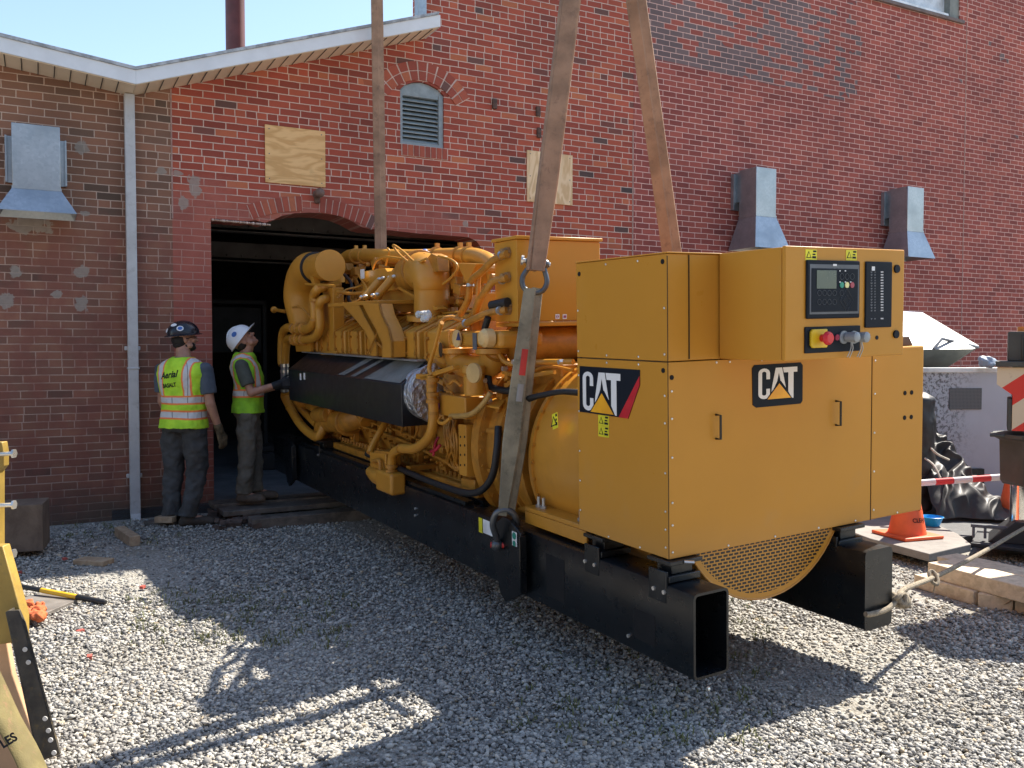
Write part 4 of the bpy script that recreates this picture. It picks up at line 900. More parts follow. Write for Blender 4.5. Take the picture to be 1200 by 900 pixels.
# small valve sticking out left
m = MB(); m.ball(e(321, 363, .0), .035); m.cyl(e(321, 363, .0), e(334, 365, .0), .018, n=10); m.tube([e(334, 364, .0), e(345, 360, -.02), e(355, 362, -.02), e(366, 374, .05)], .009, 8, 4); gb(m, 'drain_valve', M_yeld)
# ---- twin coolant pipes looping at the far end
m = MB(); m.tube([e(396, 334, .30), e(378, 337, .06), e(372, 339, .0), e(368, 348, .0), e(369, 372, .0), e(363, 384, .0), e(350, 386, .0), e(337, 384, .0), e(331, 393, .0), e(330, 420, .0), e(331, 428, .0)], .042, 14, 5)
m.tube([e(398, 350, .30), e(383, 350, .08), e(376, 353, .02), e(374, 362, .02), e(375, 384, .02), e(368, 396, .02), e(352, 398, .02), e(338, 397, .02), e(335, 408, .02), e(334, 426, .02)], .040, 14, 5); lp = gb(m, 'coolant_loop_pipe', M_yel)
m = MB()
for x in (345, 350, 356): 
    for y, r_ in ((385, 0), (398, .02)): p = e(x, y, r_); m.lathe([(.045, -.014), (.058, -.008), (.058, .008), (.045, .014)], Matrix.Translation(p)@Matrix.Rotation(PI/2, 4, 'X'), 16)
m.build('pipe_flange', M_yeld, lp, bevel=.002)
m = MB(); m.cyl(e(333.5, 429, .0), e(333.5, 459, .0), .040, n=18); sv = gb(m, 'silver_sleeve', M_steel)
m = MB(); 
for y in (430, 437, 456): p = e(333.5, y, 0); m.cyl(p, p+Vector((0, 0, .03)), .044, n=18)
m.build('sleeve_clamp', M_screw, sv)
m = MB(); m.tube([e(334, 460, .0), e(335, 468, .0), e(352, 497, .0), e(370, 512, .0), e(376, 508, .02), e(380, 500, .05), e(385, 497, .1)], .042, 14, 5); m.tube([e(337, 462, .1), e(345, 470, .1), e(358, 484, .1), e(372, 498, .1)], .04, 12, 5)
m.slab(trace([(346, 402), (364, 400), (364, 412), (347, 412)], .05), (.03, 0, 0)); gb(m, 'lower_coolant_pipe', M_yel)
# ---- water pump group under the cover
m = MB(); m.slab(trace([(351, 459), (357, 456), (405, 468), (408, 477), (362, 482), (352, 476)], .05), (.3, 0, 0)); m.ball(e(360, 468, .1), .14, .12, .09); gb(m, 'oil_cooler', M_yeld, bevel=.02)
m = MB(); m.tube([e(377, 508, .1), e(380, 499, .1), e(390, 494, .1), e(403, 494, .12), e(412, 492, .12), e(428, 486, .2)], [.075, .085, .095, .11, .10, .10], 18, 4); m.lathe([(.10, -.02), (.13, -.015), (.13, .015), (.10, .02)], Matrix.Translation(e(409, 494, .12))@Matrix.Rotation(PI/2, 4, 'X'), 20)
m.cyl(e(372, 486, .05), e(388, 486, .05), .07, .08, n=14); m.cyl(e(386, 478, .05), e(386, 494, .05), .05, n=12); m.cyl(e(423, 480, .1), e(430, 494, .1), .06, n=10); gb(m, 'water_pump', M_yeld, bevel=.004)
# lower side-rail channel along the sump
m = MB(); m.prism([(2.0, -.115), (5.3, -.115), (5.3, -.02), (2.0, -.02)], 'x', .11, .16); gb(m, 'sump_rail', M_yeld, bevel=.01)
m = MB(); m.box(.0, .06, 1.95, 5.4, -.10, -.075); m.box(.1, .16, 1.9, 5.4, -.10, -.075); gb(m, 'cable_tray', M_blk)
# ---- pre-lube pump hanging over the rail
PR = -.07
m = MB(); m.slab(trace([(433, 530), (452, 532), (452, 556), (434, 549)], PR), (.12, 0, 0)); m.tube([e(434, 552, PR), e(442, 558, PR), e(452, 562, PR), e(458, 566, PR)], [.04, .06, .06, .05], 14, 3)
pp_ = gb(m, 'prelube_pump', M_yel, bevel=.006)
m = MB(); a = e(449, 573, PR); b = e(467, 562, PR); m.box(-.13, -.01, b.y, a.y, a.z, a.z+.155); m.build('pump_motor', M_yel, pp_, bevel=.022, seg=4)
m = MB(); m.slab(trace([(440, 528), (460, 530), (458, 533), (438, 531)], PR), (.12, 0, 0)); m.box(-.0, .30, a.y-.35, a.y-.28, .0, .03); m.tube([e(437, 541, PR-.02), e(445, 541, PR-.03), e(446, 562, PR-.03)], .016, 10, 4); m.build('pump_bracket', M_yeld, pp_)
# hoses
def hose(name, pts, rad, mat=M_yel, sm=6):
    m = MB(); m.tube([e(x, y, r) for x, y, r in pts], rad, 12, sm); return gb(m, name, mat)
hose('oil_line', [(459, 557, PR), (459, 545, PR), (461, 532, PR), (470, 526, PR), (485, 526, PR), (497, 519, PR), (506, 505, PR), (508, 480, PR), (506, 462, PR), (506, 440, PR)], .034)
m = MB()
for y in (552, 546, 470, 462, 445): p = e(459 if y > 540 else 507, y, PR); m.cyl(p-Vector((0, 0, .012)), p+Vector((0, 0, .012)), .044, n=14)
gb(m, 'oil_line_fittings', M_yeld)
hose('suction_line', [(433, 531, PR), (440, 516, 0), (452, 495, .1), (461, 480, .2)], .027)
hose('fuel_line', [(506, 440, PR), (503, 430, PR), (510, 405, PR), (516, 382, PR), (518, 378, PR)], .014)
m = MB(); m.slab(trace([(492, 441), (530, 428), (531, 433), (493, 446)], PR), (.05, 0, 0)); m.slab(trace([(487, 438), (500, 440), (500, 445), (487, 444)], PR), (.05, 0, 0)); gb(m, 'support_strut', M_yel, bevel=.004)
# ---- twin fuel filters
FR = .02
m = MB()
a = e(526, 388, FR); b = e(592, 406, FR)
m.box(FR-.02, FR+.28, e(590, 400, FR).y, e(528, 400, FR).y, e(555, 407, FR).z, e(555, 388, FR).z); ff = gb(m, 'filter_head', M_yel, bevel=.03, seg=4)
m = MB()
for px in (538, 578):
    p = e(px, 408, FR+.09); m.lathe([(.11, 0), (.11, -.03), (.085, -.04), (.085, -.11), (.03, -.15)], Matrix.Translation(p), 26); 
m.build('filter_bowl', M_yel, ff)
m = MB(); m.tube([e(533, 415, .1), e(538, 425, .1), e(556, 431, .1), (e(575, 427, .1)), e(581, 415, .1)], .075, 16, 5); m.build('crossover_pipe', M_yel, ff)
m = MB(); pz = e(536.5, 397, FR-.03); m.lathe([(.055, 0), (.055, .012), (.001, .014)], Matrix.Translation(pz)@Matrix.Rotation(-PI/2, 4, 'Y'), 24); m.lathe([(.055, 0), (.055, .05), (.04, .07), (.001, .075)], Matrix.Translation(e(576, 396, FR-.03))@Matrix.Rotation(-PI/2, 4, 'Y'), 24); m.build('filter_cap', simple('cap_cream', (.62, .42, .18), .5), ff)
m = MB(); p = e(536.5, 395, FR-.05); m.prism([(p.y-.03, p.z-.02), (p.y+.03, p.z-.02), (p.y, p.z+.03)], 'x', FR-.048, FR-.045); m.build('filter_sticker', simple('sticker_navy', (.03, .04, .12), .5), ff, smooth=False)
m = MB(); p = e(556, 398, FR-.025); m.box(FR-.025, FR-.0215, p.y-.025, p.y+.025, p.z-.06, p.z+.04); m.build('data_plate', M_grey, ff, smooth=False)
m = MB(); m.slab(trace([(514, 388), (526, 386), (527, 412), (520, 428), (512, 425), (509, 405)], .06), (.14, 0, 0)); m.lathe([(.055, 0), (.055, .03), (.001, .03)], Matrix.Translation(e(516.5, 410, .04))@Matrix.Rotation(-PI/2, 4, 'Y'), 20); gb(m, 'water_outlet', M_yel, bevel=.012)
m = MB(); p = e(516.5, 410, .005); m.ball(p, .006, .03, .05); gb(m, 'outlet_bore', M_seam)
# round cap on can
p = e(556, 463, -.02); m = MB(); m.lathe([(.058, 0), (.064, .01), (.064, .115), (.058, .12), (.058, .13), (.07, .135), (.07, .165), (.06, .18), (.001, .182)], Matrix.Translation(p), 28); gb(m, 'filter_canister', M_yel)
p = e(557, 437, -.09); m = MB(); m.lathe([(.058, 0), (.058, .02), (.001, .024)], Matrix.Translation(p)@Matrix.Rotation(-PI/2, 4, 'Y')@Matrix.Rotation(.25, 4, 'X'), 26); gb(m, 'pressure_cap', simple('cap_tan', (.55, .36, .14), .5))
# actuator box
m = MB(); a = e(511, 487, -.02); b = e(545, 464, -.02); m.box(-.02, .14, b.y, a.y, a.z+.01, b.z-.01); gb(m, 'actuator_box', M_yel, bevel=.008)
m = MB(); m.slab(trace([(521, 440), (546, 437), (546, 463), (522, 462)], .10), (.2, 0, 0)); gb(m, 'governor_block', M_yeld, bevel=.01)
m = MB(); p = e(511.5, 475, -.04); m.ball(p, .02, .035, .04); gb(m, 'purple_plug', simple('plug_purple', (.10, .02, .10), .5))
hose('wire_loop', [(516, 488, -.03), (514, 494, -.05), (520, 496, -.06), (528, 490, -.05)], .012)
hose('wire_conduit', [(528, 488, -.02), (545, 487, -.02), (556, 483, -.02), (568, 471, -.0), (575, 460, .02)], .017, simple('conduit_tan', (.42, .25, .07), .5))
random.seed(11)
for k in range(7):
    x = 522+k*2.2; hose('wiring', [(x, 492, .1), (x+random.uniform(-5, 4), 508, .05), (x+random.uniform(-4, 6), 525, .05), (x+random.uniform(-2, 8), 540+k, .1), (x+12, 552, .12)], .008+.004*random.random(), M_yeld)
hose('red_lead', [(516, 521, .02), (511, 527, .0), (505, 529, .0)], .011, simple('lead_red', (.45, .02, .05), .5)); hose('red_lead', [(514, 512, .02), (510, 520, .0), (508, 534, .0)], .009, bpy.data.materials['lead_red'])
hose('breather_pipe', [(500, 462, .3), (504, 452, .2), (512, 446, .15), (522, 450, .12)], .02)
# tall drilled plate and rear mount
m = MB(); m.slab(trace([(537, 497), (546, 498), (547, 559), (538, 556)], .0), (.10, 0, 0)); mp = gb(m, 'mount_plate', M_yel, bevel=.003)
m = MB()
for y in (512, 522, 533, 545): 
    for x in (539.5, 544.5): p = e(x, y, -.001); m.cyl((-.002, p.y, p.z), (.002, p.y, p.z), .008, n=10)
m.build('plate_holes', M_dark, mp)
m = MB(); m.slab(trace([(546, 505), (560, 500), (562, 560), (548, 560)], .10), (.25, 0, 0)); m.slab(trace([(540, 560), (556, 563), (556, 575), (540, 570)], .05), (.2, 0, 0)); gb(m, 'engine_mount', M_yeld, bevel=.006)
m = MB(); a = e(568, 478, .10); m.slab([e(566, 476, .02), e(585, 480, .02), e(597, 464, .20), e(578, 460, .20)], (0, 0, .012)); gb(m, 'guard_plate', M_yel, bevel=.002)
# ---- cables
hose('black_cable', [(571, 424, .08), (572, 440, .08), (574, 452, .08), (582, 456, .1), (594, 458, .12), (601, 458, .13)], .022, M_rub)
hose('black_cable', [(601, 474, .06), (615, 468, .07), (640, 462, .09), (660, 459, .10), (684, 460, .12)], .016, M_rub)
hose('black_cable', [(604, 476, .06), (622, 468, .08), (650, 460, .10), (684, 462, .13)], .012, M_rub)
hose('black_cable', [(584, 500, .06), (582, 530, .02), (575, 562, .0), (555, 578, -.02), (520, 570, -.02), (470, 550, -.02), (430, 532, -.0)], .022, M_rub)
# ---- rear terminal box
YB = 1.42
a = gp(605, 276, 1, YB); b = gp(605, 377, 1, YB); x0 = a.x; x1 = .30+.0; hl, ht = b.z, a.z
m = MB(); x1 = gp(703, 300, 1, YB).x; m.box(x0, x1, YB, YB+.26, hl, ht-.02); tbx = gb(m, 'terminal_box', M_yelp, bevel=.004)
m = MB(); m.box(x0-.012, x1+.012, YB-.015, YB+.275, ht-.019, ht); m.build('box_lid', M_yelp, tbx, bevel=.004)
m = MB()
for (px, py) in ((596, 296), (596, 325), (597, 358), (597, 363)): p = e(px, py, x0); m.cyl((x0-.05, p.y, p.z), (x0, p.y, p.z), .022, n=14); m.cyl((x0-.02, p.y, p.z), (x0-.001, p.y, p.z), .034, n=6)
m.build('cable_gland', simple('gland_brown', (.36, .22, .10), .5, .3), tbx)
m = MB()
for px in (653, 661.5): p = gp(px, 371, 1, YB); m.box(p.x-.014, p.x+.014, YB-.003, YB-.0005, p.z-.014, p.z+.014)
m.build('service_sticker', M_whitep, tbx, smooth=False)
m = MB()
for px, c in ((653, 1), (661.5, 0)):
    p = gp(px, 371, 1, YB)
    if c: m.tube([(p.x+.008*math.cos(t), YB-.004, p.z+.008*math.sin(t)) for t in np.linspace(0, 2*PI, 13)], .0012, 5); m.box(p.x-.007, p.x+.007, YB-.0045, YB-.0035, p.z-.001, p.z+.001)
    else: m.box(p.x-.009, p.x+.009, YB-.0045, YB-.0035, p.z-.007, p.z+.007)
m.build('sticker_print', simple('print_mauve', (.30, .06, .16), .6), tbx, smooth=False)
gr = x0-.03
hose('flex_conduit', [(594, 297, gr), (578, 305, .05), (565, 318, .05), (552, 330, .08), (549, 350, .1), (540, 368, .12)], .022, M_yeld)
hose('flex_conduit', [(594, 326, gr), (578, 330, .04), (570, 340, .03), (562, 352, .05), (556, 370, .1), (550, 380, .1)], .022, M_yeld)
hose('flex_conduit', [(594, 363, gr), (575, 366, .02), (560, 372, .0), (548, 378, .0), (538, 385, .05)], .022, M_yeld)
hose('flex_conduit', [(575, 310, .1), (562, 322, .1), (560, 345, .1), (556, 362, .1), (545, 375, .1), (530, 372, .05), (520, 374, 0), (516, 385, 0)], .014, M_yeld)
hose('black_sleeve', [(576, 358, .04), (595, 354, gr)], .028, M_rub); hose('black_sleeve', [(568, 386, .0), (572, 372, .0)], .02, M_rub)
m = MB(); m.slab(trace([(560, 343), (582, 343), (582, 376), (556, 376), (556, 350)], .20), (.25, 0, 0)); m.box(x0+.02, 1.0, YB-.02, YB+.30, hl-.03, hl-.004); gb(m, 'box_support', M_yel, bevel=.006)
# air inlet cylinder behind the sling and small fittings
m = MB(); m.cyl((.16, 1.58, .91), (1.15, 1.58, .91), .11, n=28); m.cyl((.66, 1.0, .97), (.66, 1.25, .97), .05, n=14); m.cyl((.66, 1.0, .87), (.66, 1.2, .87), .055, n=14); m.box(.60, .63, 1.28, 1.32, .80, 1.03); m.box(.2, .8, 1.45, 1.75, .775, .79); gb(m, 'oil_filter_housing', M_yeld, bevel=.004)
m = MB(); m.box(.3, .95, 1.28, 2.4, .60, .80); gb(m, 'rear_housing', M_yeld, bevel=.01)
# thin harness on top
random.seed(5)
for pts in ([(437, 316, .35), (441, 306, .3), (452, 301, .3), (470, 303, .3), (482, 305, .3)], [(484, 311, .3), (470, 300, .25), (461, 289, .25), (463, 288, .25), (474, 296, .25), (487, 307, .25), (500, 303, .25)], [(489, 312, .25), (495, 306, .25), (500, 308, .3)], [(514, 300, .3), (530, 305, .25), (536, 314, .25), (528, 326, .25), (519, 333, .25)], [(452, 311, .35), (456, 295, .35), (454, 291, .35)], [(400, 358, .05), (420, 352, .1), (430, 340, .2), (420, 322, .35)], [(395, 350, .1), (405, 340, .2), (420, 336, .3), (432, 330, .3)]):
    hose('harness_wire', pts, .009)
m = MB(); random.seed(3)
for k in range(150):
    x = random.uniform(400, 585); y = random.uniform(308, 385); r_ = random.uniform(.42, .65); p = e(x, y, r_)
    if .75 < p.z < 1.6 and p.y < 5.4: s = random.uniform(.012, .04); (m.box(-s, s, -s*1.5, s*1.5, -s, s, Matrix.Translation(p)@Matrix.Rotation(random.uniform(-.5, .5), 4, 'X')) if k % 3 else m.cyl(p-Vector((s, 0, 0)), p+Vector((s, 0, 0)), s, n=10))
for k in range(14):
    p = e(random.uniform(405, 570), random.uniform(330, 370), .5)
    if p.y < 5.3: m.cyl(p, p+Vector((random.uniform(-.1, .1), random.uniform(.1, .4), random.uniform(-.15, .15))), .022, n=8)
gb(m, 'valley_fittings', M_yeld, bevel=.006)
m = MB()
for k in range(26):
    x = random.uniform(505, 560); y = random.uniform(435, 550); p = e(x, y, random.uniform(.12, .2)); s = random.uniform(.015, .045); m.box(-s*.7, s, -s*1.3, s*1.3, -s, s, Matrix.Translation(p))
gb(m, 'gear_end_fittings', M_yeld, bevel=.005)
m = MB(); c_ = e(496, 371, .12); random.seed(9)
for k in range(12): m.ball(c_+Vector((random.uniform(-.02, .02), random.uniform(-.07, .09), random.uniform(-.03, .05))), random.uniform(.015, .03), random.uniform(.02, .04), random.uniform(.015, .03), 8, 6)
gb(m, 'white_wrap', simple('plastic_wrap', (.55, .55, .53), .4, 0, .2, 30, .6, 60))
m = MB(); p = e(504, 397, .10); m.box(.112, .116, p.y-.03, p.y+.03, p.z-.03, p.z+.03); gb(m, 'green_sticker', simple('sticker_green', (.45, .6, .05), .5), smooth=False)

# ---- fine hardware
def bring(name, b, R_, n, rad, mat, par=None, a0=0, hx=.012):
    m = MB()
    for k in range(n):
        a = a0+2*PI*k/n; c = Vector((RC+R_*math.cos(a), b, DC+R_*math.sin(a)))
        if c.x < RC+.1: m.cyl(c-Vector((0, hx, 0)), c, rad, n=6)
    return gb(m, name, mat, par or GEN)
bring('rim_bolts', 1.241, .557, 36, .010, M_yeld); bring('housing_bolts', 1.609, .560, 30, .012, M_yeld); bring('housing_bolts', 1.809, .575, 36, .014, M_yeld)
m = MB()
for k in range(8):
    b = 2.45+k*.385
    for (hh, bb) in ((.83, .03), (.83, .205), (.94, .03), (.94, .205)): m.cyl((RC-.54, b+bb, hh), (RC-.52, b+bb, hh), .012, n=6)
    m.box(RC-.512, RC-.498, b+.07, b+.165, .85, .93)
gb(m, 'head_cover_bolts', M_yeld)
m = MB(); random.seed(21)
for k in range(8):
    b = 2.45+k*.385; m.tube([(RC-.34, b+.12, 1.03), (RC-.33, b+.13, 1.10), (RC-.22, b+.16, 1.12), (RC-.12, b+.18, 1.06)], .009, 6, 4); m.tube([(RC-.44, b+.26, .98), (RC-.40, b+.27, 1.06), (RC-.30, b+.28, 1.09)], .012, 6, 4)
    m.ball((RC-.34, b+.12, 1.035), .02, .02, .015, 8, 5)
m.tube([(RC-.30, 2.35, 1.085), (RC-.29, 3.4, 1.09), (RC-.30, 5.2, 1.085)], .016, 8, 3); m.tube([(RC-.24, 2.3, 1.13), (RC-.25, 3.2, 1.115), (RC-.22, 5.1, 1.13)], .010, 8, 3)
gb(m, 'injector_lines', M_yel)
m = MB()
for k in range(9):
    p = (RC-.29, 2.4+k*.34, 1.086); m.box(p[0]-.02, p[0]+.02, p[1]-.012, p[1]+.012, p[2]-.022, p[2]+.022)
gb(m, 'line_clips', M_steel)
# clamps on hoses
def band_at(name, x, y, r, d, rad, mat=M_steel, L=.02):
    p = e(x, y, r); d = Vector(d).normalized(); m = MB(); m.cyl(p-d*L/2, p+d*L/2, rad, n=14); return gb(m, name, mat)
for (x, y, r, d, rad) in ((588, 299, .06, (0, 1, .25), .026), (588, 328, .06, (0, 1, .1), .026), (586, 364, .04, (0, 1, .1), .026), (551, 334, .08, (0, .1, 1), .026), (546, 379, .0, (0, 1, .3), .026), (506, 452, PR, (0, 0, 1), .038), (508, 484, PR, (0, 0, 1), .038), (470, 526, PR, (0, 1, 0), .038), (370, 352, .0, (0, 0, 1), .047), (369, 375, .0, (0, 0, 1), .047), (340, 478, .0, (0, .5, 1), .047)): band_at('hose_band', x, y, r, d, rad, M_yeld if rad > .03 else M_steel)
# gear-end clutter: small pulleys, plugs, flanged elbows
m = MB(); random.seed(31)
for k in range(46):
    x = random.uniform(512, 600); y = random.uniform(432, 480); p = e(x, y, random.uniform(.10, .24)); s = random.uniform(.008, .026)
    if k % 2: m.cyl(p-Vector((.02, 0, 0)), p+Vector((.03, 0, 0)), s, n=8)
    else: m.box(-s, s*1.5, -s*1.6, s*1.6, -s, s, Matrix.Translation(p)@Matrix.Rotation(random.uniform(-.6, .6), 4, 'X'))
gb(m, 'gear_end_hardware', M_yeld, bevel=.003)
m = MB()
for (pts, rad) in (([(520, 444, .05), (526, 450, .02), (532, 446, .03), (540, 452, .05)], .010), ([(523, 455, .04), (530, 462, .02), (524, 468, .04)], .009), ([(546, 440, .05), (566, 446, .04), (570, 462, .06), (566, 474, .08)], .014), ([(585, 414, .1), (592, 424, .1), (604, 426, .12), (640, 424, .2), (672, 424, .25)], .016), ([(590, 436, .12), (612, 441, .14), (650, 436, .2)], .014), ([(600, 446, .12), (640, 430, .25), (672, 434, .3)], .010)): m.tube([e(x, y, r) for x, y, r in pts], rad, 8, 5)
gb(m, 'small_lines', M_yel)
m = MB()
for (x, y, r) in ((604, 424, .12), (618, 430, .13), (658, 424, .22), (592, 432, .1), (574, 470, .05), (568, 446, .03)): m.cyl(e(x, y, r)-Vector((.02, 0, 0)), e(x, y, r)+Vector((.01, 0, 0)), .016, n=6)
gb(m, 'line_fittings', M_screw)
# lower-side lines and drain cocks along the block
m = MB()
for (pts, rad) in (([(416, 498, .16), (440, 505, .16), (480, 520, .16), (530, 545, .16)], .013), ([(400, 482, .15), (430, 494, .14), (470, 506, .15), (500, 520, .16)], .009), ([(470, 478, .14), (474, 490, .12), (470, 508, .12)], .010), ([(488, 486, .14), (490, 500, .13), (486, 514, .13)], .010), ([(452, 470, .15), (456, 484, .13), (450, 500, .13)], .010)): m.tube([e(x, y, r) for x, y, r in pts], rad, 8, 5)
for k in range(18): p = e(404+k*7, 492+k*3.1, .15); m.cyl(p-Vector((.03, 0, 0)), p, .011, n=6)
gb(m, 'side_lines', M_yeld)
m = MB()
for k in range(7):
    b = 2.1+k*.45; m.box(.155, .20, b, b+.10, .02, .10); m.cyl((.14, b+.05, .06), (.16, b+.05, .06), .022, n=8)
gb(m, 'side_brackets', M_yeld, bevel=.003)
# dark hoses near the intake and under the pipe deck
hose('dark_hose', [(404, 322, .35), (412, 334, .32), (408, 350, .28), (416, 360, .25)], .016, M_rub)
hose('loom', [(395, 342, .12), (410, 344, .15), (428, 342, .18), (440, 334, .24)], .014, M_yeld)
p = e(425, 321, .26); m = MB(); m.box(.255, .262, p.y-.04, p.y+.04, p.z-.04, p.z+.04); gb(m, 'data_sticker', M_white, smooth=False)
# far end: front damper, radiator-end frame
m = MB(); m.prism([(RC-.45, -.1), (RC+.45, -.1), (RC+.45, .9), (RC+.2, 1.25), (RC-.3, 1.25), (RC-.45, .9)], 'y', 5.3, 5.55); gb(m, 'front_housing', M_yeld, bevel=.02)
# skid labels
def slabel(px0, py0, px1, py1, mat, r=-.0255):
    a = e(px0, py0, r); b = e(px1, py1, r); m = MB(); m.box(r-.001, r, min(a.y, b.y), max(a.y, b.y), min(a.z, b.z), max(a.z, b.z)); return gb(m, 'skid_label', mat, smooth=False)
slabel(561, 606, 565.5, 625, M_warn); slabel(566, 608, 578, 629, M_white)
sg = slabel(600, 622, 606, 641, M_white, -.09)
m = MB(); p = e(602.5, 628, -.0925); m.lathe([(.02, 0), (.02, .001), (.014, .001)], Matrix.Translation(p)@Matrix.Rotation(-PI/2, 4, 'Y'), 20); p = e(602.5, 637, -.0925); m.lathe([(.016, 0), (.016, .001), (.01, .001)], Matrix.Translation(p)@Matrix.Rotation(-PI/2, 4, 'Y'), 20); m.build('label_mark', simple('mark_green', (.01, .25, .18), .5), sg)
# ============================================================ SLINGS AND SHACKLES
def ribbon(mb, pts, w_, th, view=None, twist=0):   # flat band through points with its broad side turned to `view`
    pts = [Vector(p) for p in pts]; rs = []
    for i, p in enumerate(pts):
        t = (pts[min(i+1, len(pts)-1)]-pts[max(i-1, 0)]).normalized(); v = Vector(view) if view else Vector((0, -1, 0))
        u = t.cross(v).normalized(); n = u.cross(t).normalized(); ww = w_[i] if isinstance(w_, list) else w_
        a = (twist[i] if isinstance(twist, list) else twist); u2 = u*math.cos(a)+n*math.sin(a); n2 = n*math.cos(a)-u*math.sin(a)
        rs.append([p+u2*ww/2*x+n2*th/2*y for x, y in ((-1, -.5), (-.85, -1), (.85, -1), (1, -.5), (1, .5), (.85, 1), (-.85, 1), (-1, .5))])
    mb.rings(rs)
def shackle(name, lab, top, bot, W_, rad, mat, pinc=None, group='steel lifting shackles', face=None):
    # bow at `bot`, pin at `top` (world points); W_ inner width
    top = Vector(top); bot = Vector(bot); ax = (bot-top); L = ax.length; ax.normalize(); f = Vector(face) if face else Vector((0, -1, 0)); u = ax.cross(f).normalized()
    P = [top-u*W_*.5, top-u*W_*.5+ax*L*.18, top-u*W_*.78+ax*L*.56, top-u*W_*.60+ax*L*.88, top+ax*L, top+u*W_*.60+ax*L*.88, top+u*W_*.78+ax*L*.56, top+u*W_*.5+ax*L*.18, top+u*W_*.5]
    t = thing(name, lab, 'shackle', Matrix.Translation(top), group)
    m = MB(); m.tube([p-top for p in P], rad, 12, 6); m.ball(-u*W_*.5, rad*1.8, rad*1.8, rad*1.8); m.ball(u*W_*.5, rad*1.8, rad*1.8, rad*1.8); m.build('shackle_bow', mat, t)
    m = MB(); m.cyl(-u*(W_*.5+rad*1.9), u*(W_*.5+rad*3.2), rad*.9, n=12); m.lathe([(rad*.9, 0), (rad*1.9, .002), (rad*1.9, rad*1.1), (rad*.9, rad*1.15)], Matrix.Translation(u*(W_*.5+rad*2.2))@u.to_track_quat('Z', 'Y').to_matrix().to_4x4(), 18)
    m.build('shackle_pin', pinc or M_screw, t); return t
LG = G2W((-.075, SB, -.19))            # lug eye, near left
mid = G2W(gp(624, 338, 1, SB-.0)); mid2 = G2W(gp(629, 313, 1, SB)); hookpt = Vector(mid2)+(Vector(G2W(gp(668, -0, 1, SB)))-Vector(mid2))*2.4
vdir = (Vector(CAM)-mid2).normalized()
lt = G2W(gp(592, 604, 0, -.10))
m = MB(); p0 = Vector(lt); p1_ = Vector(mid); n_ = 26
pts = [p0.lerp(p1_, i/n_) for i in range(n_+1)]; gv = G2W((-1, .0, .0))-G2W((0, 0, 0))
def grn(off, w_, mb, tw=.0, sc=1): ribbon(mb, [p+off for p in pts], [w_*(.50+.50*min(1, i/n_*3.2)-.52*max(0, i/n_-.40)) for i in range(n_+1)], .022, vdir, tw)
U = vdir.cross(Vector((0, 0, 1))).normalized()
grn(-U*-.014+vdir*.006, .100, m, .06); grn(-U*.028-vdir*.014, .092, m, -.35)
gs = tag(m.build('lifting_sling', M_slingg), 'dirty green web sling between the skid shackle and the shackle above it', 'sling')
m = MB(); q0 = pts[17]+vdir*.02+U*-.0; q1 = pts[15]+vdir*.02; ribbon(m, [pts[19]+vdir*.020-U*.0, pts[16]+vdir*.021], .035, .004, vdir, .06); m.build('sling_tag', simple('tag_red', (.50, .04, .03), .7), gs)
m = MB(); ribbon(m, [pts[15]+vdir*.021, pts[13]+vdir*.021], .034, .004, vdir, .06); m.build('sling_tag', simple('tag_grey', (.25, .25, .24), .7), gs)
shackle('shackle', 'grey bow shackle joining the brown sling to the green one', Vector(G2W(gp(630, 308, 1, SB))), Vector(G2W(gp(624, 343, 1, SB))), .090, .015, M_shack, face=vdir)
shackle('shackle', 'grey bow shackle pinned to the black lug on the side of the skid', LG+Vector((0, 0, -.02)), Vector(lt)+Vector((0, 0, .03)), .085, .019, M_shack, simple('pin_red', (.55, .03, .025), .4), face=vdir)
m = MB(); N_ = 30; bp = [(mid2-(mid2-mid).normalized()*.02+vdir*.03).lerp(hookpt, i/N_) for i in range(N_+1)]
ribbon(m, [p-U*.010 for p in bp], [.075+.03*min(1, i/4) for i in range(N_+1)], .030, vdir, .10); ribbon(m, [p+U*.028-vdir*.020 for p in bp], .060, .035, vdir, -.5)
br = tag(m.build('lifting_sling', M_sling), 'brown web sling rising from the shackle in front of the terminal box', 'sling')
# right front sling, behind the cabinet
def sling_line(pa, pb, plane_b, lab, wd_=.085, ext=2.4, down=None):
    a = Vector(G2W(gp(*pa, 1, plane_b))); b = Vector(G2W(gp(*pb, 1, plane_b))); d = (b-a); top = a+d*ext; bot = a+d*down if down is not None else a
    m = MB(); P = [bot.lerp(top, i/30) for i in range(31)]; v = (Vector(CAM)-a).normalized(); u = v.cross(Vector((0, 0, 1))).normalized()
    ribbon(m, [p+u*.022 for p in P], wd_*.62, .03, v, .15); ribbon(m, [p-u*.026-v*.012 for p in P], wd_*.62, .03, v, -.35)
    return tag(m.build('lifting_sling', M_sling), lab, 'sling'), bot
_, sbR = sling_line((787, 296), (745, 0), 1.33, 'brown web sling rising behind the yellow control cabinet', .115, 2.3, -.85)
_, sbF = sling_line((446, 290), (441.5, 0), 5.6, 'thin upright brown sling at the far end, in front of the plywood and louvre', .115, 2.0, -.62)
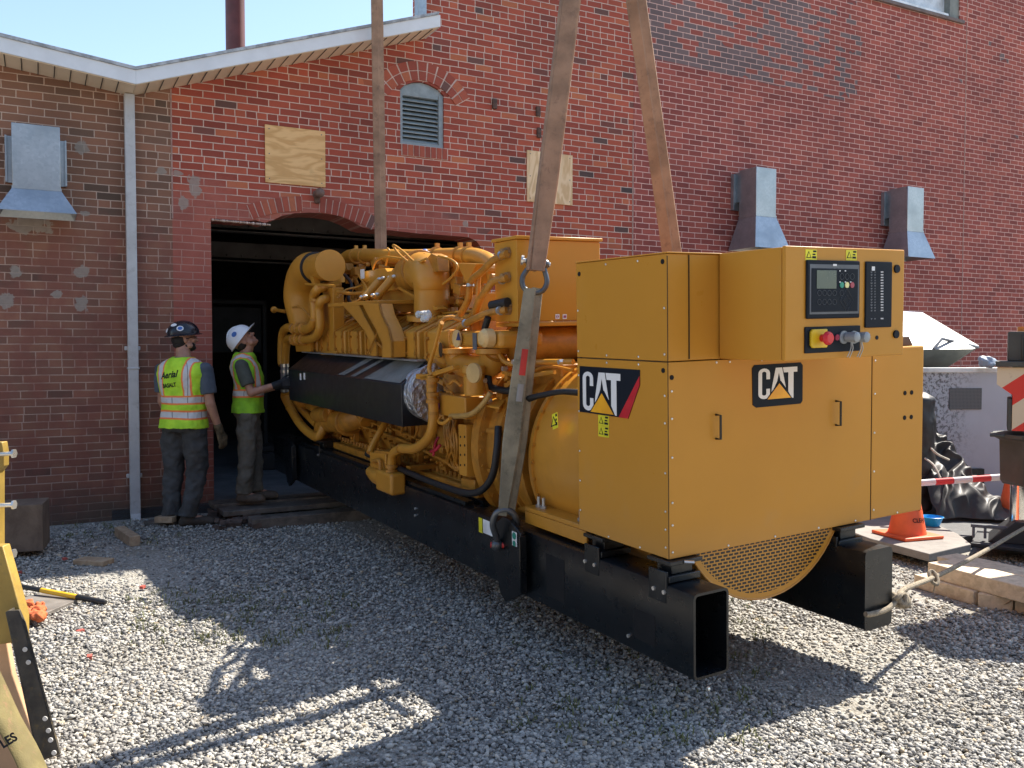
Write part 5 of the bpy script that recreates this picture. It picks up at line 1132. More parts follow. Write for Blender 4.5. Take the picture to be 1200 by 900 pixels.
# rope
M_rope = simple('rope', (.30, .25, .18), .9, 0, .3, 60, .8, 400)
def rope(pts, rad, name, lab):
    m = MB(); m.tube(pts, rad, 10, 8); return tag(m.build(name, M_rope), lab, 'rope')
er_ = lambda r, b, h: G2W((r, b, h))
kn = atdepth(1056, 703, 4.35)
R1 = [er_(1.05, -.20, -.385), er_(1.09, -.205, -.39), er_(1.20, -.208, -.385), er_(1.285, -.19, -.365), er_(1.30, -.16, -.34), Vector(kn)]
rp = rope(R1+[Vector(kn)+Vector((.05, .10, .02)), atdepth(1100, 674, 5.0), atdepth(1150, 648, 5.7), atdepth(1200, 619, 6.4), atdepth(1240, 597, 7.0)], .0135, 'tag_rope', 'tan rope knotted round the skid end and running up past the cribbing')
m = MB(); k_ = Vector(kn)
m.tube([k_+Vector((.035*math.cos(t), .02*math.sin(2*t), .03*math.sin(t))) for t in np.linspace(0, 6.3, 14)], .013, 8, 3); m.tube([k_+Vector((-.02, 0, .01)), k_+Vector((.01, -.02, -.02)), k_+Vector((.02, -.0, .02))], .014, 8, 4)
k2 = atdepth(1094, 677, 4.9); m.tube([k2+Vector((.02*math.cos(t), .03*math.sin(t), .03*math.sin(t))) for t in np.linspace(0, 6.3, 12)], .011, 8, 3); m.tube([k2, k2+Vector((.01, 0, -.03)), k2+Vector((.0, .0, -.08))], .004, 6, 3)
m.build('rope_knot', M_rope, rp)
# ============================================================ PEOPLE
def remesh(o, vox, sm=6, disp=0, dscale=.12):
    r = o.modifiers.new('remesh', 'REMESH'); r.mode = 'VOXEL'; r.voxel_size = vox; r.use_smooth_shade = True
    s = o.modifiers.new('smooth', 'SMOOTH'); s.iterations = sm; s.factor = .5
    if disp:
        tx = bpy.data.textures.new('folds', 'CLOUDS'); tx.noise_scale = dscale; tx.noise_depth = 3; d = o.modifiers.new('folds', 'DISPLACE'); d.texture = tx; d.strength = disp; d.mid_level = .5; d.texture_coords = 'LOCAL'
def torso(mb, levels, n=28):      # levels: (z, cx, cy, rx, ry)
    rs = []
    for z, cx, cy, rx, ry in levels:
        rs.append([Vector((cx+rx*math.copysign(abs(math.cos(a))**.85, math.cos(a)), cy+ry*math.copysign(abs(math.sin(a))**.85, math.sin(a)), z)) for a in [2*PI*i/n for i in range(n)]])
    mb.rings(rs)
def hand(mb, wrist, d, palm_n, side, curl=.5, s=1.0):
    """palm + five separate bent fingers; d = pointing direction, palm_n = palm normal, side = thumb side direction"""
    wrist = Vector(wrist); d = Vector(d).normalized(); pn = Vector(palm_n); pn = (pn-d*pn.dot(d)).normalized(); sd = Vector(side); sd = (sd-d*sd.dot(d)-pn*sd.dot(pn)).normalized()
    L = .09*s
    for t in (-.030, -.010, .010, .030): mb.caps(wrist+sd*t*.7*s+d*.01, wrist+sd*t*s+d*L, .016*s, .013*s, 10)
    for i, (t, ln) in enumerate(((.031, .066), (.0105, .076), (-.0105, .070), (-.030, .055))):
        p = wrist+sd*t*s+d*L; dd = d.copy()
        for j, (f, rr) in enumerate(((.45, .0105), (.30, .0095), (.25, .0085))):
            ang = curl*(.6+.3*j); dd = (dd*math.cos(ang)+pn*math.sin(ang)).normalized(); q_ = p+dd*ln*f*s; mb.caps(p, q_, rr*s, rr*.92*s, 8); p = q_
    p = wrist+sd*.025*s+d*.03*s; dd = (d*.7+sd*.65+pn*.25).normalized(); q_ = p+dd*.045*s; mb.caps(p, q_, .014*s, .011*s, 8); dd = (d*.9+sd*.15+pn*.4).normalized(); mb.caps(q_, q_+dd*.03*s, .0105*s, .009*s, 8)
def head(mb, hm):      # hm: head matrix, origin at head centre, +Y face
    def B_(c, rx, ry, rz): 
        b = MB(); b.ball((0, 0, 0), rx, ry, rz, 20, 14); mb.add([hm@(Vector(v)+Vector(c)) for v in b.v], b.f)
    def C_(a, b, r0, r1): mb.caps(hm@Vector(a), hm@Vector(b), r0, r1, 12)
    B_((0, -.010, .022), .076, .096, .092); B_((0, .012, -.02), .066, .078, .085); B_((0, .040, -.075), .045, .045, .035); B_((0, .070, -.088), .022, .018, .02)
    C_((0, .088, .012), (0, .108, -.022), .009, .014); B_((0, .100, -.026), .017, .012, .010)
    C_((-.04, .078, .028), (.04, .078, .028), .012, .012)
    B_((0, .082, -.052), .022, .013, .007); B_((0, .081, -.062), .020, .012, .006)
    for s in (-1, 1): B_((s*.074, -.005, -.005), .010, .020, .032); B_((s*.040, .070, -.015), .022, .02, .02)
    C_((-.048, .03, -.06), (.048, .03, -.06), .03, .03)
def feature(name, mat, par, hm, items):
    m = MB()
    for c, rx, ry, rz in items:
        b = MB(); b.ball((0, 0, 0), rx, ry, rz, 14, 10); m.add([hm@(Vector(v)+Vector(c)) for v in b.v], b.f)
    return m.build(name, mat, par)
def vest_mat(name, side_view=False):
    t = NT(name); X, Y, Z = t.xyz(); Zw = t.m('ADD', Z, t.m('MULTIPLY', t.m('SUBTRACT', t.noise(3, 2), .5), .03))
    def band(v, lo, hi): return t.m('MULTIPLY', t.m('GREATER_THAN', v, lo), t.m('LESS_THAN', v, hi))
    ax = t.m('ABSOLUTE', t.m('ADD', X, t.m('MULTIPLY', t.m('SUBTRACT', Z, 1.3), 0.0)))
    bands = [(.965, 1.015), (1.095, 1.145)] if not side_view else [(1.035, 1.085)]
    refl = None; org = None
    for lo, hi in bands:
        r = band(Zw, lo, hi); o = band(Zw, lo-.016, hi+.016); refl = r if refl is None else t.m('MAXIMUM', refl, r); org = o if org is None else t.m('MAXIMUM', org, o)
    top = t.m('GREATER_THAN', Zw, bands[-1][1]+.014)
    r = t.m('MULTIPLY', band(ax, .100, .145), top); o = t.m('MULTIPLY', band(ax, .086, .159), top)
    refl = t.m('MAXIMUM', refl, r); org = t.m('MAXIMUM', org, o)
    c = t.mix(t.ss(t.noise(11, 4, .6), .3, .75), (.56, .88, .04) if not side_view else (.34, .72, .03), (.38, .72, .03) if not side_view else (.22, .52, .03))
    c = t.mix(t.m('MULTIPLY', t.ss(t.noise(7, 5, .7), .58, .75), .45), c, (.12, .22, .04))
    c = t.mix(org, c, (.95, .26, .07)); seg = t.m('FRACT', t.m('MULTIPLY', t.m('ADD', X, Y), 6.5)); rc = t.mix(t.m('LESS_THAN', seg, .06), (.62, .62, .60), (.25, .25, .25))
    c = t.mix(refl, c, rc); t.bump(t.noise(18, 3), .5, .01)
    return t.done(c, .75)
M_pants1 = simple('dark_work_jeans', (.055, .056, .056), .85, 0, .25, 9, .5, 30); M_pants2 = simple('grey_work_trousers', (.13, .122, .10), .85, 0, .2, 9, .5, 30)
M_shirt1 = simple('slate_shirt', (.07, .09, .12), .85, 0, .15, 9, .4, 30); M_shirt2 = simple('grey_green_shirt', (.075, .085, .07), .85, 0, .15, 9, .4, 30)
M_boot = simple('work_boot', (.05, .038, .028), .75, 0, .25, 18, .5, 60); M_boot2 = simple('brown_boot', (.10, .075, .055), .75, 0, .25, 18, .5, 60)
M_hair = simple('dark_hair', (.012, .009, .008), .7, 0, .3, 40, .6, 200); M_glove = simple('work_glove', (.10, .075, .04), .8, 0, .5, 26, .5, 90); M_gloveb = simple('black_glove', (.012, .014, .018), .75)
M_hatb = simple('black_hard_hat', (.012, .014, .022), .25, 0, .05, 5); M_hatw = simple('white_hard_hat', (.74, .78, .82), .3, 0, .03, 5)
def person(lab, M, legs, arms, tl, hm, mats, vox=.0085):
    P_ = thing('person', lab, 'person', M)
    sk, pa, sh, bt, gl, vs = mats
    b = MB()
    torso(b, [(z, cx, cy, rx*.9, ry*.9) for z, cx, cy, rx, ry in tl])
    for hip, kn_, an, toe in legs: b.caps(hip, kn_, .075, .05); b.caps(kn_, an, .048, .032); b.caps(an, toe, .035, .03)
    for shd, el_, wr, hd, pn, sd, cu in arms: b.caps(shd, el_, .046, .038); b.caps(el_, wr, .041, .026); hand(b, wr, hd, pn, sd, cu)
    nk = hm@Vector((0, -.02, -.06)); tp = tl[-1]; b.caps((tp[1], tp[2], tp[0]-.05), nk, .062, .055); head(b, hm)
    bo = b.build('body', sk, P_); remesh(bo, .0065, 3)
    g_ = MB()
    for shd, el_, wr, hd, pn, sd, cu in arms:
        g1 = MB(); hand(g1, wr, hd, pn, sd, cu, 1.10); w_ = Vector(wr); d_ = (Vector(el_)-w_).normalized(); g1.caps(w_, w_+d_*.05, .034, .036); gg = g1.build('glove', gl, P_); remesh(gg, .006, 2)
    p_ = MB(); zs = [l for l in tl if l[0] < 1.06]
    torso(p_, [(z, cx, cy, rx*1.02, ry*1.04) for z, cx, cy, rx, ry in zs])
    for hip, kn_, an, toe in legs:
        hip, kn_, an = Vector(hip), Vector(kn_), Vector(an); hem = an+(kn_-an)*.0
        p_.tube([hip+Vector((0, 0, .05)), hip.lerp(kn_, .35), kn_, kn_.lerp(an, .4), kn_.lerp(an, .8), hem], [.102, .098, .080, .074, .070, .078], 18, 4)
    po = p_.build('trousers', pa, P_); remesh(po, .010, 3, .045, .085)
    s_ = MB(); torso(s_, [(z, cx, cy, rx*1.0, ry*1.0) for z, cx, cy, rx, ry in tl if z > .90])
    for shd, el_, wr, hd, pn, sd, cu in arms: shd, el_ = Vector(shd), Vector(el_); s_.tube([shd-(el_-shd)*.1, shd.lerp(el_, .3), shd.lerp(el_, .72)], [.062, .068, .066], 16, 3); s_.ball(shd, .068, .066, .066)
    so_ = s_.build('shirt', sh, P_); remesh(so_, .009, 4, .014, .08)
    v_ = MB(); vl = [(z, cx, cy, rx*1.07+.008, ry*1.10+.012) for z, cx, cy, rx, ry in tl if z > .84]
    vl = [(vl[0][0]-.03, vl[0][1], vl[0][2], vl[0][3]*1.03, vl[0][4]*1.05)]+vl
    torso(v_, vl); vo = v_.build('safety_vest', vs, P_); remesh(vo, .008, 3, .028, .10)
    for hip, kn_, an, toe in legs:
        an, toe = Vector(an), Vector(toe); m = MB(); d_ = (toe-an); d_.z = 0; d_.normalize(); up = Vector((0, 0, 1))
        m.caps(an+Vector((0, 0, .06)), an+Vector((0, 0, -.02)), .052, .05); m.caps(an+Vector((0, 0, -.03))-d_*.02, toe+Vector((0, 0, .0)), .05, .042); m.ball(an+Vector((0, 0, -.045))-d_*.03, .045, .045, .035); m.ball(toe+Vector((0, 0, -.005)), .048, .05, .036)
        bb = m.build('boot', bt, P_); remesh(bb, .009, 2)
    return P_, vo
def hat(P_, hm, mat, full):
    m = MB(); H = lambda p: hm@Vector(p)
    prof = []
    n = 32; rs = []
    for k in range(9):
        a = PI/2*k/9; rs.append([H((.112*math.cos(a)*math.cos(2*PI*i/n), -.004+.138*math.cos(a)*math.sin(2*PI*i/n), .045+.118*math.sin(a)**.9)) for i in range(n)])
    rs.append([H((.004*math.cos(2*PI*i/n), -.004+.004*math.sin(2*PI*i/n), .164)) for i in range(n)])
    def bl(a, full): # brim length
        s = math.sin(a); return .024+.010*max(0, s) if full else (.010+.055*max(0, s)**2)
    outer = [H(((.112+bl(2*PI*i/n, full))*math.cos(2*PI*i/n), -.004+(.138+bl(2*PI*i/n, full))*math.sin(2*PI*i/n), .036-(.006 if full else .004))) for i in range(n)]
    outer2 = [H(((.110+bl(2*PI*i/n, full))*math.cos(2*PI*i/n), -.004+(.136+bl(2*PI*i/n, full))*math.sin(2*PI*i/n), .028)) for i in range(n)]
    inner = [H((.106*math.cos(2*PI*i/n), -.004+.130*math.sin(2*PI*i/n), .034)) for i in range(n)]
    m.rings([inner, outer2, outer]+rs)
    for k in (-1, 0, 1): m.tube([H((k*.03, -.004+.11*math.cos(a)*(1), .047+.122*math.sin(a)**.9-.002)) for a in np.linspace(.6, 2.5, 12)], .006, 6) if not full else None
    return m.build('hard_hat', mat, P_)
def sticker(par, hm, az, elv, w_, h_, mat, name='hat_sticker', lift=.006):
    c = Vector((.116*math.cos(elv)*math.cos(az), -.004+.142*math.cos(elv)*math.sin(az), .045+.122*math.sin(elv)**.9)); nrm = Vector((c.x/.0135, c.y/.020, (c.z-.045)/.0149)).normalized()
    u = nrm.cross(Vector((0, 0, 1))).normalized(); v = u.cross(nrm); m = MB(); n = 14
    P = [c+nrm*lift*.3+u*w_/2*math.cos(t)+v*h_/2*math.sin(t)-nrm*(.25*((w_/2*math.cos(t))**2+(h_/2*math.sin(t))**2)/.06) for t in np.linspace(0, 2*PI, n, endpoint=False)]
    m.add([hm@p for p in P], [tuple(range(n))]); return m.build(name, mat, par, smooth=False)
M_stb = simple('sticker_blue', (.05, .15, .45), .5)
# -- worker 1, back to camera
g1 = gnd(224, 616); M1 = T((g1.x-.05, g1.y, 0), -.30)@Matrix.Diagonal((1.13, 1.1, 1.045, 1))
tl1 = [(.84, 0, .0, .155, .12), (.90, 0, -.01, .175, .13), (1.00, 0, 0, .165, .115), (1.12, 0, 0, .170, .115), (1.24, 0, .0, .190, .125), (1.34, 0, -.005, .205, .125), (1.41, 0, -.01, .190, .105), (1.46, 0, -.005, .12, .085), (1.49, 0, 0, .07, .07)]
hm1 = Matrix.Translation((-.02, .04, 1.65))@Matrix.Rotation(-.75, 4, 'Z')@Matrix.Rotation(.10, 4, 'X')@Matrix.Diagonal((.93, .93, 1, 1))
legs1 = [((-.095, 0, .86), (-.115, -.0, .47), (-.10, -.05, .09), (-.12, .10, .045)), ((.095, 0, .86), (.085, .04, .47), (.065, -.06, .09), (.20, .06, .045))]
arms1 = [((-.20, 0, 1.38), (-.225, .02, 1.10), (-.20, .13, .87), (.1, .5, -1), (.9, .3, 0), (0, 1, 0), .5),
         ((.205, 0, 1.38), (.240, .01, 1.09), (.265, .10, .84), (.15, .25, -1), (-.9, .2, 0), (0, 1, .1), .45)]
P1, V1 = person('worker in black hard hat and lime vest seen from behind beside the doorway', M1, legs1, arms1, tl1, hm1, (M_skin, M_pants1, M_shirt1, M_boot, M_glove, vest_mat('safety_vest_lime')))
h1_ = hat(P1, hm1, M_hatb, True)
sticker(h1_, hm1, -1.45, .30, .042, .042, M_whitep); sticker(h1_, hm1, -.85, .72, .06, .035, M_whitep); k_ = sticker(h1_, hm1, -.30, .38, .06, .050, M_whitep); sticker(h1_, hm1, -.30, .38, .040, .032, M_stb, 'hat_sticker_mark', .013)
feature('hair', M_hair, P1, hm1, [((0, -.030, -.005), .080, .082, .072), ((0, -.045, -.045), .068, .058, .040)]); feature('beard', M_hair, P1, hm1, [((0, .045, -.085), .050, .047, .028), ((.050, .030, -.062), .020, .048, .030), ((-.050, .030, -.062), .020, .048, .030)])
m = MB(); m.tube([hm1@Vector((.085, -.0, .0)), hm1@Vector((.08, .06, .012)), hm1@Vector((.05, .10, .012))], .0035, 6); m.build('safety_glasses', M_gloss, P1)
# -- worker 2, in profile facing right, looking up
g2_ = gnd(292, 588, .15); M2 = T((g2_.x, g2_.y, .15), -1.42)
tl2 = [(.84, 0, .0, .145, .115), (.90, 0, -.005, .16, .125), (1.00, 0, 0, .150, .115), (1.12, 0, .01, .155, .115), (1.22, 0, .0, .175, .120), (1.31, 0, -.02, .185, .115), (1.37, 0, -.03, .165, .095), (1.42, 0, -.03, .10, .08), (1.45, 0, -.03, .065, .065)]
hm2 = Matrix.Translation((.0, -.03, 1.56))@Matrix.Rotation(.10, 4, 'Z')@Matrix.Rotation(.92, 4, 'X')
legs2 = [((-.085, 0, .84), (-.10, .04, .45), (-.10, .05, .09), (-.11, .22, .045)), ((.085, 0, .84), (.095, .0, .45), (.09, -.04, .09), (.10, .12, .045))]
arms2 = [((-.18, -.03, 1.32), (-.21, .05, 1.06), (-.14, .30, 1.12), (.1, 1, .15), (.9, 0, 0), (0, 0, 1), .7), ((.185, -.03, 1.32), (.215, .06, 1.07), (.16, .31, 1.15), (-.05, 1, .2), (-.9, 0, 0), (0, 0, 1), .7)]
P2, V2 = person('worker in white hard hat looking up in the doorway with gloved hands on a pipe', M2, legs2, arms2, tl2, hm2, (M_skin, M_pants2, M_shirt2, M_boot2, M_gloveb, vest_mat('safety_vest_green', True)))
h2_ = hat(P2, hm2, M_hatw, False)
sticker(h2_, hm2, .0, .50, .055, .05, M_stb); feature('hair', M_hair, P2, hm2, [((0, -.04, -.01), .078, .065, .055)])
for s in (-1, 1): feature('eye', M_hair, P2, hm2, [((s*.032, .088, .006), .010, .006, .005)])
# vest lettering on worker 1's back, laid on the cloth
def on_back(body, size, cx, cz, ang=0, **k):
    mb = text_mb(body, size, **k); dg = bpy.context.evaluated_depsgraph_get(); bv = BVHTree.FromObject(V1, dg); out = []
    for x, y, _z in mb.v:
        a = Matrix.Rotation(ang, 2)@Vector((x, y)); X_ = cx+a.x; Z_ = cz+a.y; hit = bv.ray_cast(Vector((X_, -.6, Z_)), Vector((0, 1, 0))); yy = hit[0].y if hit[0] else -.13
        out.append((X_, yy-.0035, Z_))
    mb.v = out; return mb.build('vest_lettering', simple('vest_ink', (.01, .02, .01), .8) if 'vest_ink' not in bpy.data.materials else bpy.data.materials['vest_ink'], V1, smooth=False)
on_back('Aerial', .080, -.030, 1.335, .14, bold=.0022, shear=.35, sx=.85); on_back('BASALT', .050, -.028, 1.245, .12, bold=.0016, shear=.2, sx=.75)
m = MB(); 
# sunlit white sleeve patch
# ============================================================ RIGHT SIDE
HP = .13
def at(px, py, z): return gnd(px, py, z)
m = MB(); m.slab([at(905, 588, 0), at(1020, 634, 0), at(1089, 652, 0), at(1142, 641, 0), at(1400, 690, 0), at(1500, 560, 0), at(905, 556, 0)], (0, 0, HP-.03)); tag(m.build('pavement', M_pave, smooth=False), kind='structure')
m = MB(); m.slab([at(960, 612, HP), at(1016, 633, HP), at(1089, 650, HP), at(1136, 638, HP), at(1118, 627, HP), at(1070, 633, HP), at(1040, 616, HP)], (0, 0, .02))
m = MB(); P_ = [at(930, 598, HP), at(1020, 631, HP), at(1089, 649, HP), at(1138, 637.5, HP), at(1122, 625, HP), at(1092, 612, HP), at(1000, 590, HP)]
m.slab([p-Vector((0, 0, .06)) for p in P_], (0, 0, .06)); tag(m.build('pavement_slab', M_conc, smooth=False, bevel=.006), kind='structure')
# cribbing timbers
def timber(pA, pB, w_, h_, z0, lab, mat=M_crib):
    a = at(*pA, z0+h_); b = at(*pB, z0+h_); d = (b-a); L = d.length; d.normalize(); nrm = Vector((-d.y, d.x, 0)); d.z = 0
    mt = Matrix(((d.x, nrm.x, 0, a.x), (d.y, nrm.y, 0, a.y), (0, 0, 1, z0), (0, 0, 0, 1))); m = MB(); m.box(0, L, 0, w_, 0, h_)
    return tag(m.build('cribbing_timber', mat, None, bevel=.006, M=mt), lab, 'timber', 'timber cribbing under the outrigger')
timber((1071, 673), (1141, 693), .20, .09, 0, 'nearest pale cribbing timber with the knotted rope crossing its end')
timber((1146, 695), (1187, 701), .16, .09, 0, 'short cribbing timber in shade with a slack strap over it')
timber((1189, 701), (1240, 712), .22, .09, 0, 'cribbing timber beyond the short one with the slack strap')
timber((1087, 659), (1235, 697), .24, .10, .09, 'long upper cribbing timber under the black outrigger pad')
timber((1098, 652), (1240, 684), .22, .10, .06, 'rear cribbing timber behind the long upper one')
m = MB(); a = at(1145, 690, .09); m.tube([a, at(1150, 700, .05), at(1165, 709, .02), at(1182, 706, .06), at(1188, 699, .10)], .012, 8, 5, flat=.3); tag(m.build('slack_strap', M_rope), 'slack tan strap sagging over the short timber', 'strap')
# outrigger: pad, jack, sleeve, striped plate
OC = at(1209, 638, .105); OC = Vector((OC.x, OC.y, 0))
OR = thing('crane_outrigger', 'crane outrigger leg with chrome ram, grey sleeve and red and cream striped plate', 'outrigger', T(OC, -.50))
S0 = .105
def oz(py): return CH+(413.0-py)/1037*OC.y
m = MB(); m.slab([Vector((-.42, -.32, S0)), Vector((.5, -.40, S0)), Vector((.5, .3, S0)), Vector((-.38, .26, S0))], (0, 0, .03)); m.prism([(-.30, S0+.031), (.45, S0+.031), (.12, S0+.20), (-.12, S0+.20)], 'y', -.22, .2); m.build('outrigger_pad', simple('pad_black', (.02, .022, .026), .5, 0, .3, 8), OR, bevel=.006)
m = MB(); m.box(-.42, -.08, -.20, -.17, S0+.13, S0+.155); m.box(-.41, -.39, -.20, -.17, S0+.05, S0+.13); m.box(-.33, -.31, -.20, -.17, S0+.05, S0+.13); m.build('pad_bracket', M_grey, OR, bevel=.004)
m = MB(); m.cyl((0, 0, S0+.15), (0, 0, oz(560)), .155, n=40); m.build('ram', M_chrome, OR)
m = MB(); zl = oz(568); zh = oz(508); n = 12
def oct_(r, z, k=.32): return [Vector((x*r, y*r, z)) for x, y in ((-1, -k), (-k, -1), (k, -1), (1, -k), (1, k), (k, 1), (-k, 1), (-1, k))]
m.rings([oct_(.205, zl), oct_(.225, zl+.03), oct_(.235, zh-.05), oct_(.275, zh-.03), oct_(.285, zh)]); M_og = simple('outrigger_grey', (.055, .06, .055), .55, .1, .15, 7, .1); m.build('sleeve', M_og, OR, bevel=.006)
def stripes():
    t = NT('hazard_stripes'); X, Y, Z = t.xyz(); f = t.m('FRACT', t.m('MULTIPLY', t.m('SUBTRACT', Z, t.m('MULTIPLY', X, .75)), 2.7)); s_ = t.m('LESS_THAN', t.m('FRACT', t.m('ADD', f, .45)), .5)
    c = t.mix(s_, (.62, .53, .38), (.62, .03, .02)); c = t.mix(t.m('MULTIPLY', t.ss(t.noise(14, 5), .6, .7), .3), c, (.25, .2, .15)); return t.done(c, .4)
zt = oz(430); zb = oz(503); m = MB(); m.prism([(-.26, zt), (.5, zt), (.5, zb), (-.155, zb), (-.155, zt-.21), (-.26, zt-.13)], 'y', -.262, -.242); m.build('striped_plate', stripes(), OR, bevel=.003)
m = MB(); m.box(-.155, .5, -.240, .24, zb+.002, zt-.002); m.box(-.185, -.157, -.26, .2, zb, zt-.24); m.build('beam_housing', M_og, OR, bevel=.006)
m = MB(); m.box(-.27, .5, -.30, .25, zt+.003, zt+.045); m.box(-.30, -.20, -.28, -.1, zb-.05, zb-.03); m.build('housing_lip', M_og, OR, bevel=.006)
m = MB(); m.box(-.19, .5, -.22, .22, zt+.047, oz(389)); 
for k in range(8): m.box(-.10+k*.035, -.088+k*.035, -.235, -.221, zt+.06, oz(392))
m.build('drive_box', M_og, OR, bevel=.010)
m = MB(); m.cyl((-.04, -.02, oz(389)), (-.04, -.02, oz(383)), .09, n=20); m.build('beacon', simple('amber_lens', (.80, .30, .08), .35), OR)
m = MB(); m.lathe([(.07, 0), (.07, .003), (.001, .003)], Matrix.Translation((.02, -.263, (zt+zb)/2+.03))@Matrix.Rotation(PI/2, 4, 'X'), 24); m.build('plate_emblem', M_gloss, OR)
CR = thing('mobile_crane', 'mobile crane body out of view to the right, platform shaped to cast shade', 'crane', T((6.5, 8.0, 0)))
m = MB(); m.prism([(-2.6, -1.36), (-2.53, -1.84), (-2.235, -1.94), (3, -1.2), (3, .6), (.4, .0)], 'z', 2.75, 2.88); m.build('platform', M_og, CR, bevel=.01)  # unseen slab, outline shaped to throw the shade patch by the rope
m = MB(); m.box(.6, 7, -.8, 1.6, .9, 1.5); m.build('crane_deck', M_yel, CR, bevel=.02); m = MB(); m.cyl((1.8, .2, 1.5), (1.8, .2, 2.74), .4, n=30); m.build('turntable', M_og, CR)
for x in (1.6, 3.3, 5.0):
    for y in (-.8, 1.3):
        m = MB(); m.lathe([(.30, 0), (.52, .01), (.55, .06), (.55, .24), (.52, .29), (.30, .30)], Matrix.Translation((x, y, .55))@Matrix.Rotation(-PI/2, 4, 'X'), 32); w_ = m.build('wheel', M_rub, CR)
# cone
def cone(p, lab, h=.46, s=1.0, grp='orange traffic cones'):
    t = thing('traffic_cone', lab, 'cone', T(p, .32), grp); m = MB(); m.box(-.19*s, .19*s, -.19*s, .19*s, 0, .028); m.build('base', M_orange, t, bevel=.010, seg=3)
    m = MB(); m.lathe([(.145*s, .029), (.140*s, .045), (.035*s, h*s), (.028*s, h*s+.01), (.001, h*s+.011)], None, 40); m.build('cone_body', M_orange, t); return t
cp = at(1063, 628, HP); CN = cone((cp.x, cp.y, HP), 'orange traffic cone with black hand lettering under the cabinet corner', .60, 1.0)
def on_cone(body, size, ang, z):
    mb = text_mb(body, size, bold=.001); out = []
    for x, y, _z in mb.v:
        zz = z+y; r = .145-(zz-.03)/(.60-.03)*.109+.003; a = ang+x/r; out.append((r*math.cos(a), r*math.sin(a), zz))
    mb.v = out; return mb.build('cone_lettering', M_gloss, CN, smooth=False)
on_cone('WA', .045, -1.50, .235); on_cone('CLEAN', .045, -1.45, .145)
c2 = at(1178, 612, HP); cone((atdepth(1188, 600, 8.0).x, 8.0, HP), 'orange-red traffic cone half hidden behind the chrome ram', .60, .9)
bp_ = at(1092, 616, HP); m = MB(); m.lathe([(.055, 0), (.06, .003), (.088, .075), (.093, .078), (.089, .080), (.082, .072), (.055, .008), (.001, .007)], None, 32); tag(m.build('plastic_bowl', M_blue, None, M=T((bp_.x, bp_.y, HP))), 'small bright blue plastic bowl on the slab beside the traffic cone', 'bowl')
# concrete box with louvre panel
f0 = at(1060, 598, HP-.03); DY = f0.y+.9
def up(px, py, y): p = atdepth(px, py, y); return p
def m_spall():
    t = NT('speckled_white_wall'); X, Y, Z = t.xyz(); n = t.noise(28, 5, .7); m_ = t.m('SUBTRACT', 1.0, t.ss(t.m('ADD', X, t.m('MULTIPLY', t.noise(3, 3), .5)), 1.15, 1.55))
    sp = t.m('MULTIPLY', t.ss(n, .50, .55), m_); c = t.mix(t.noise(3, 4), (.46, .47, .50), (.60, .61, .64)); c = t.mix(t.m('MULTIPLY', sp, .85), c, (.13, .125, .12)); t.bump(t.m('SUBTRACT', 1.0, sp), .4, .01); return t.done(c, .8)
A_ = up(1000, 600, 9.0); Bp = up(1176, 600, 9.0); ang = .03
WL = Bp.x-A_.x; zt_ = up(1100, 431, 9.0).z
GW = thing('concrete_enclosure', 'white speckled concrete enclosure with a grey grille behind the cabinet', 'enclosure', T((A_.x, 9.0, 0), ang))
m = MB(); m.box(0, WL+1.2, 0, .25, .0, zt_-.05); m.build('enclosure_wall', m_spall(), GW, bevel=.006)
m = MB(); m.box(-.02, WL+1.22, -.02, .30, zt_-.049, zt_); m.build('coping', simple('coping_white', (.75, .74, .70), .7), GW, bevel=.006)
ga = up(1114, 455, 9.0); gb_ = up(1152, 480, 9.0); m = MB(); gx = ga.x-A_.x; m.box(gx, gx+gb_.x-ga.x, -.012, -.001, gb_.z, ga.z)
def mesh_mat():
    t = NT('grille_mesh'); X, Y, Z = t.xyz(); a = t.m('LESS_THAN', t.m('FRACT', t.m('MULTIPLY', X, 70)), .5); b = t.m('LESS_THAN', t.m('FRACT', t.m('MULTIPLY', Z, 70)), .5); return t.done(t.mix(t.m('MULTIPLY', a, b), (.16, .16, .155), (.06, .06, .06)), .6)
m.build('vent_grille', mesh_mat(), GW, bevel=.002)
ha = up(1126, 549, 9.0); hb_ = up(1152, 576, 9.0); hx = ha.x-A_.x; m = MB(); m.box(hx, hx+hb_.x-ha.x, -.06, -.001, hb_.z+.05, ha.z); m.box(hx+.06, hx+hb_.x-ha.x, -.075, -.061, hb_.z, hb_.z+.04); m.build('hatch_box', M_blk, GW, bevel=.004)
# white pointed cover
def pt(px, py, y): return Vector(atdepth(px, py, y))
y0 = 9.6
tip = pt(1146, 409, y0-.05)
Tt_ = [pt(1010, 365, y0+.5), pt(1098, 378, y0+.5)]
Up = [pt(1010, 372, y0-.1), pt(1083, 377, y0-.1)]
V = [pt(1020, 363, y0+1.2), pt(1081, 366, y0+1.2), pt(1147, 407, y0+.3), pt(1020, 410, y0-.45), pt(1140, 409, y0-.35), pt(1020, 376, y0+.1), pt(1094, 378, y0+.15), pt(1020, 432, y0-.1), pt(1108, 432, y0-.1), pt(1030, 432, y0+1.0), pt(1100, 432, y0+1.0), pt(1020, 405, y0+1.8), pt(1147, 405, y0+.9)]
WC = thing('equipment_cover', 'white pointed equipment cover with a shaded dark underside above the enclosure', 'cover', None)
m = MB(); m.add([V[0], V[1], V[6], V[5]], [(0, 1, 2, 3)]); m.add([V[0], V[1], V[12], V[11]], [(0, 3, 2, 1)]); m.build('cover_top', simple('cover_blue_white', (.45, .55, .72), .5), WC, smooth=False)
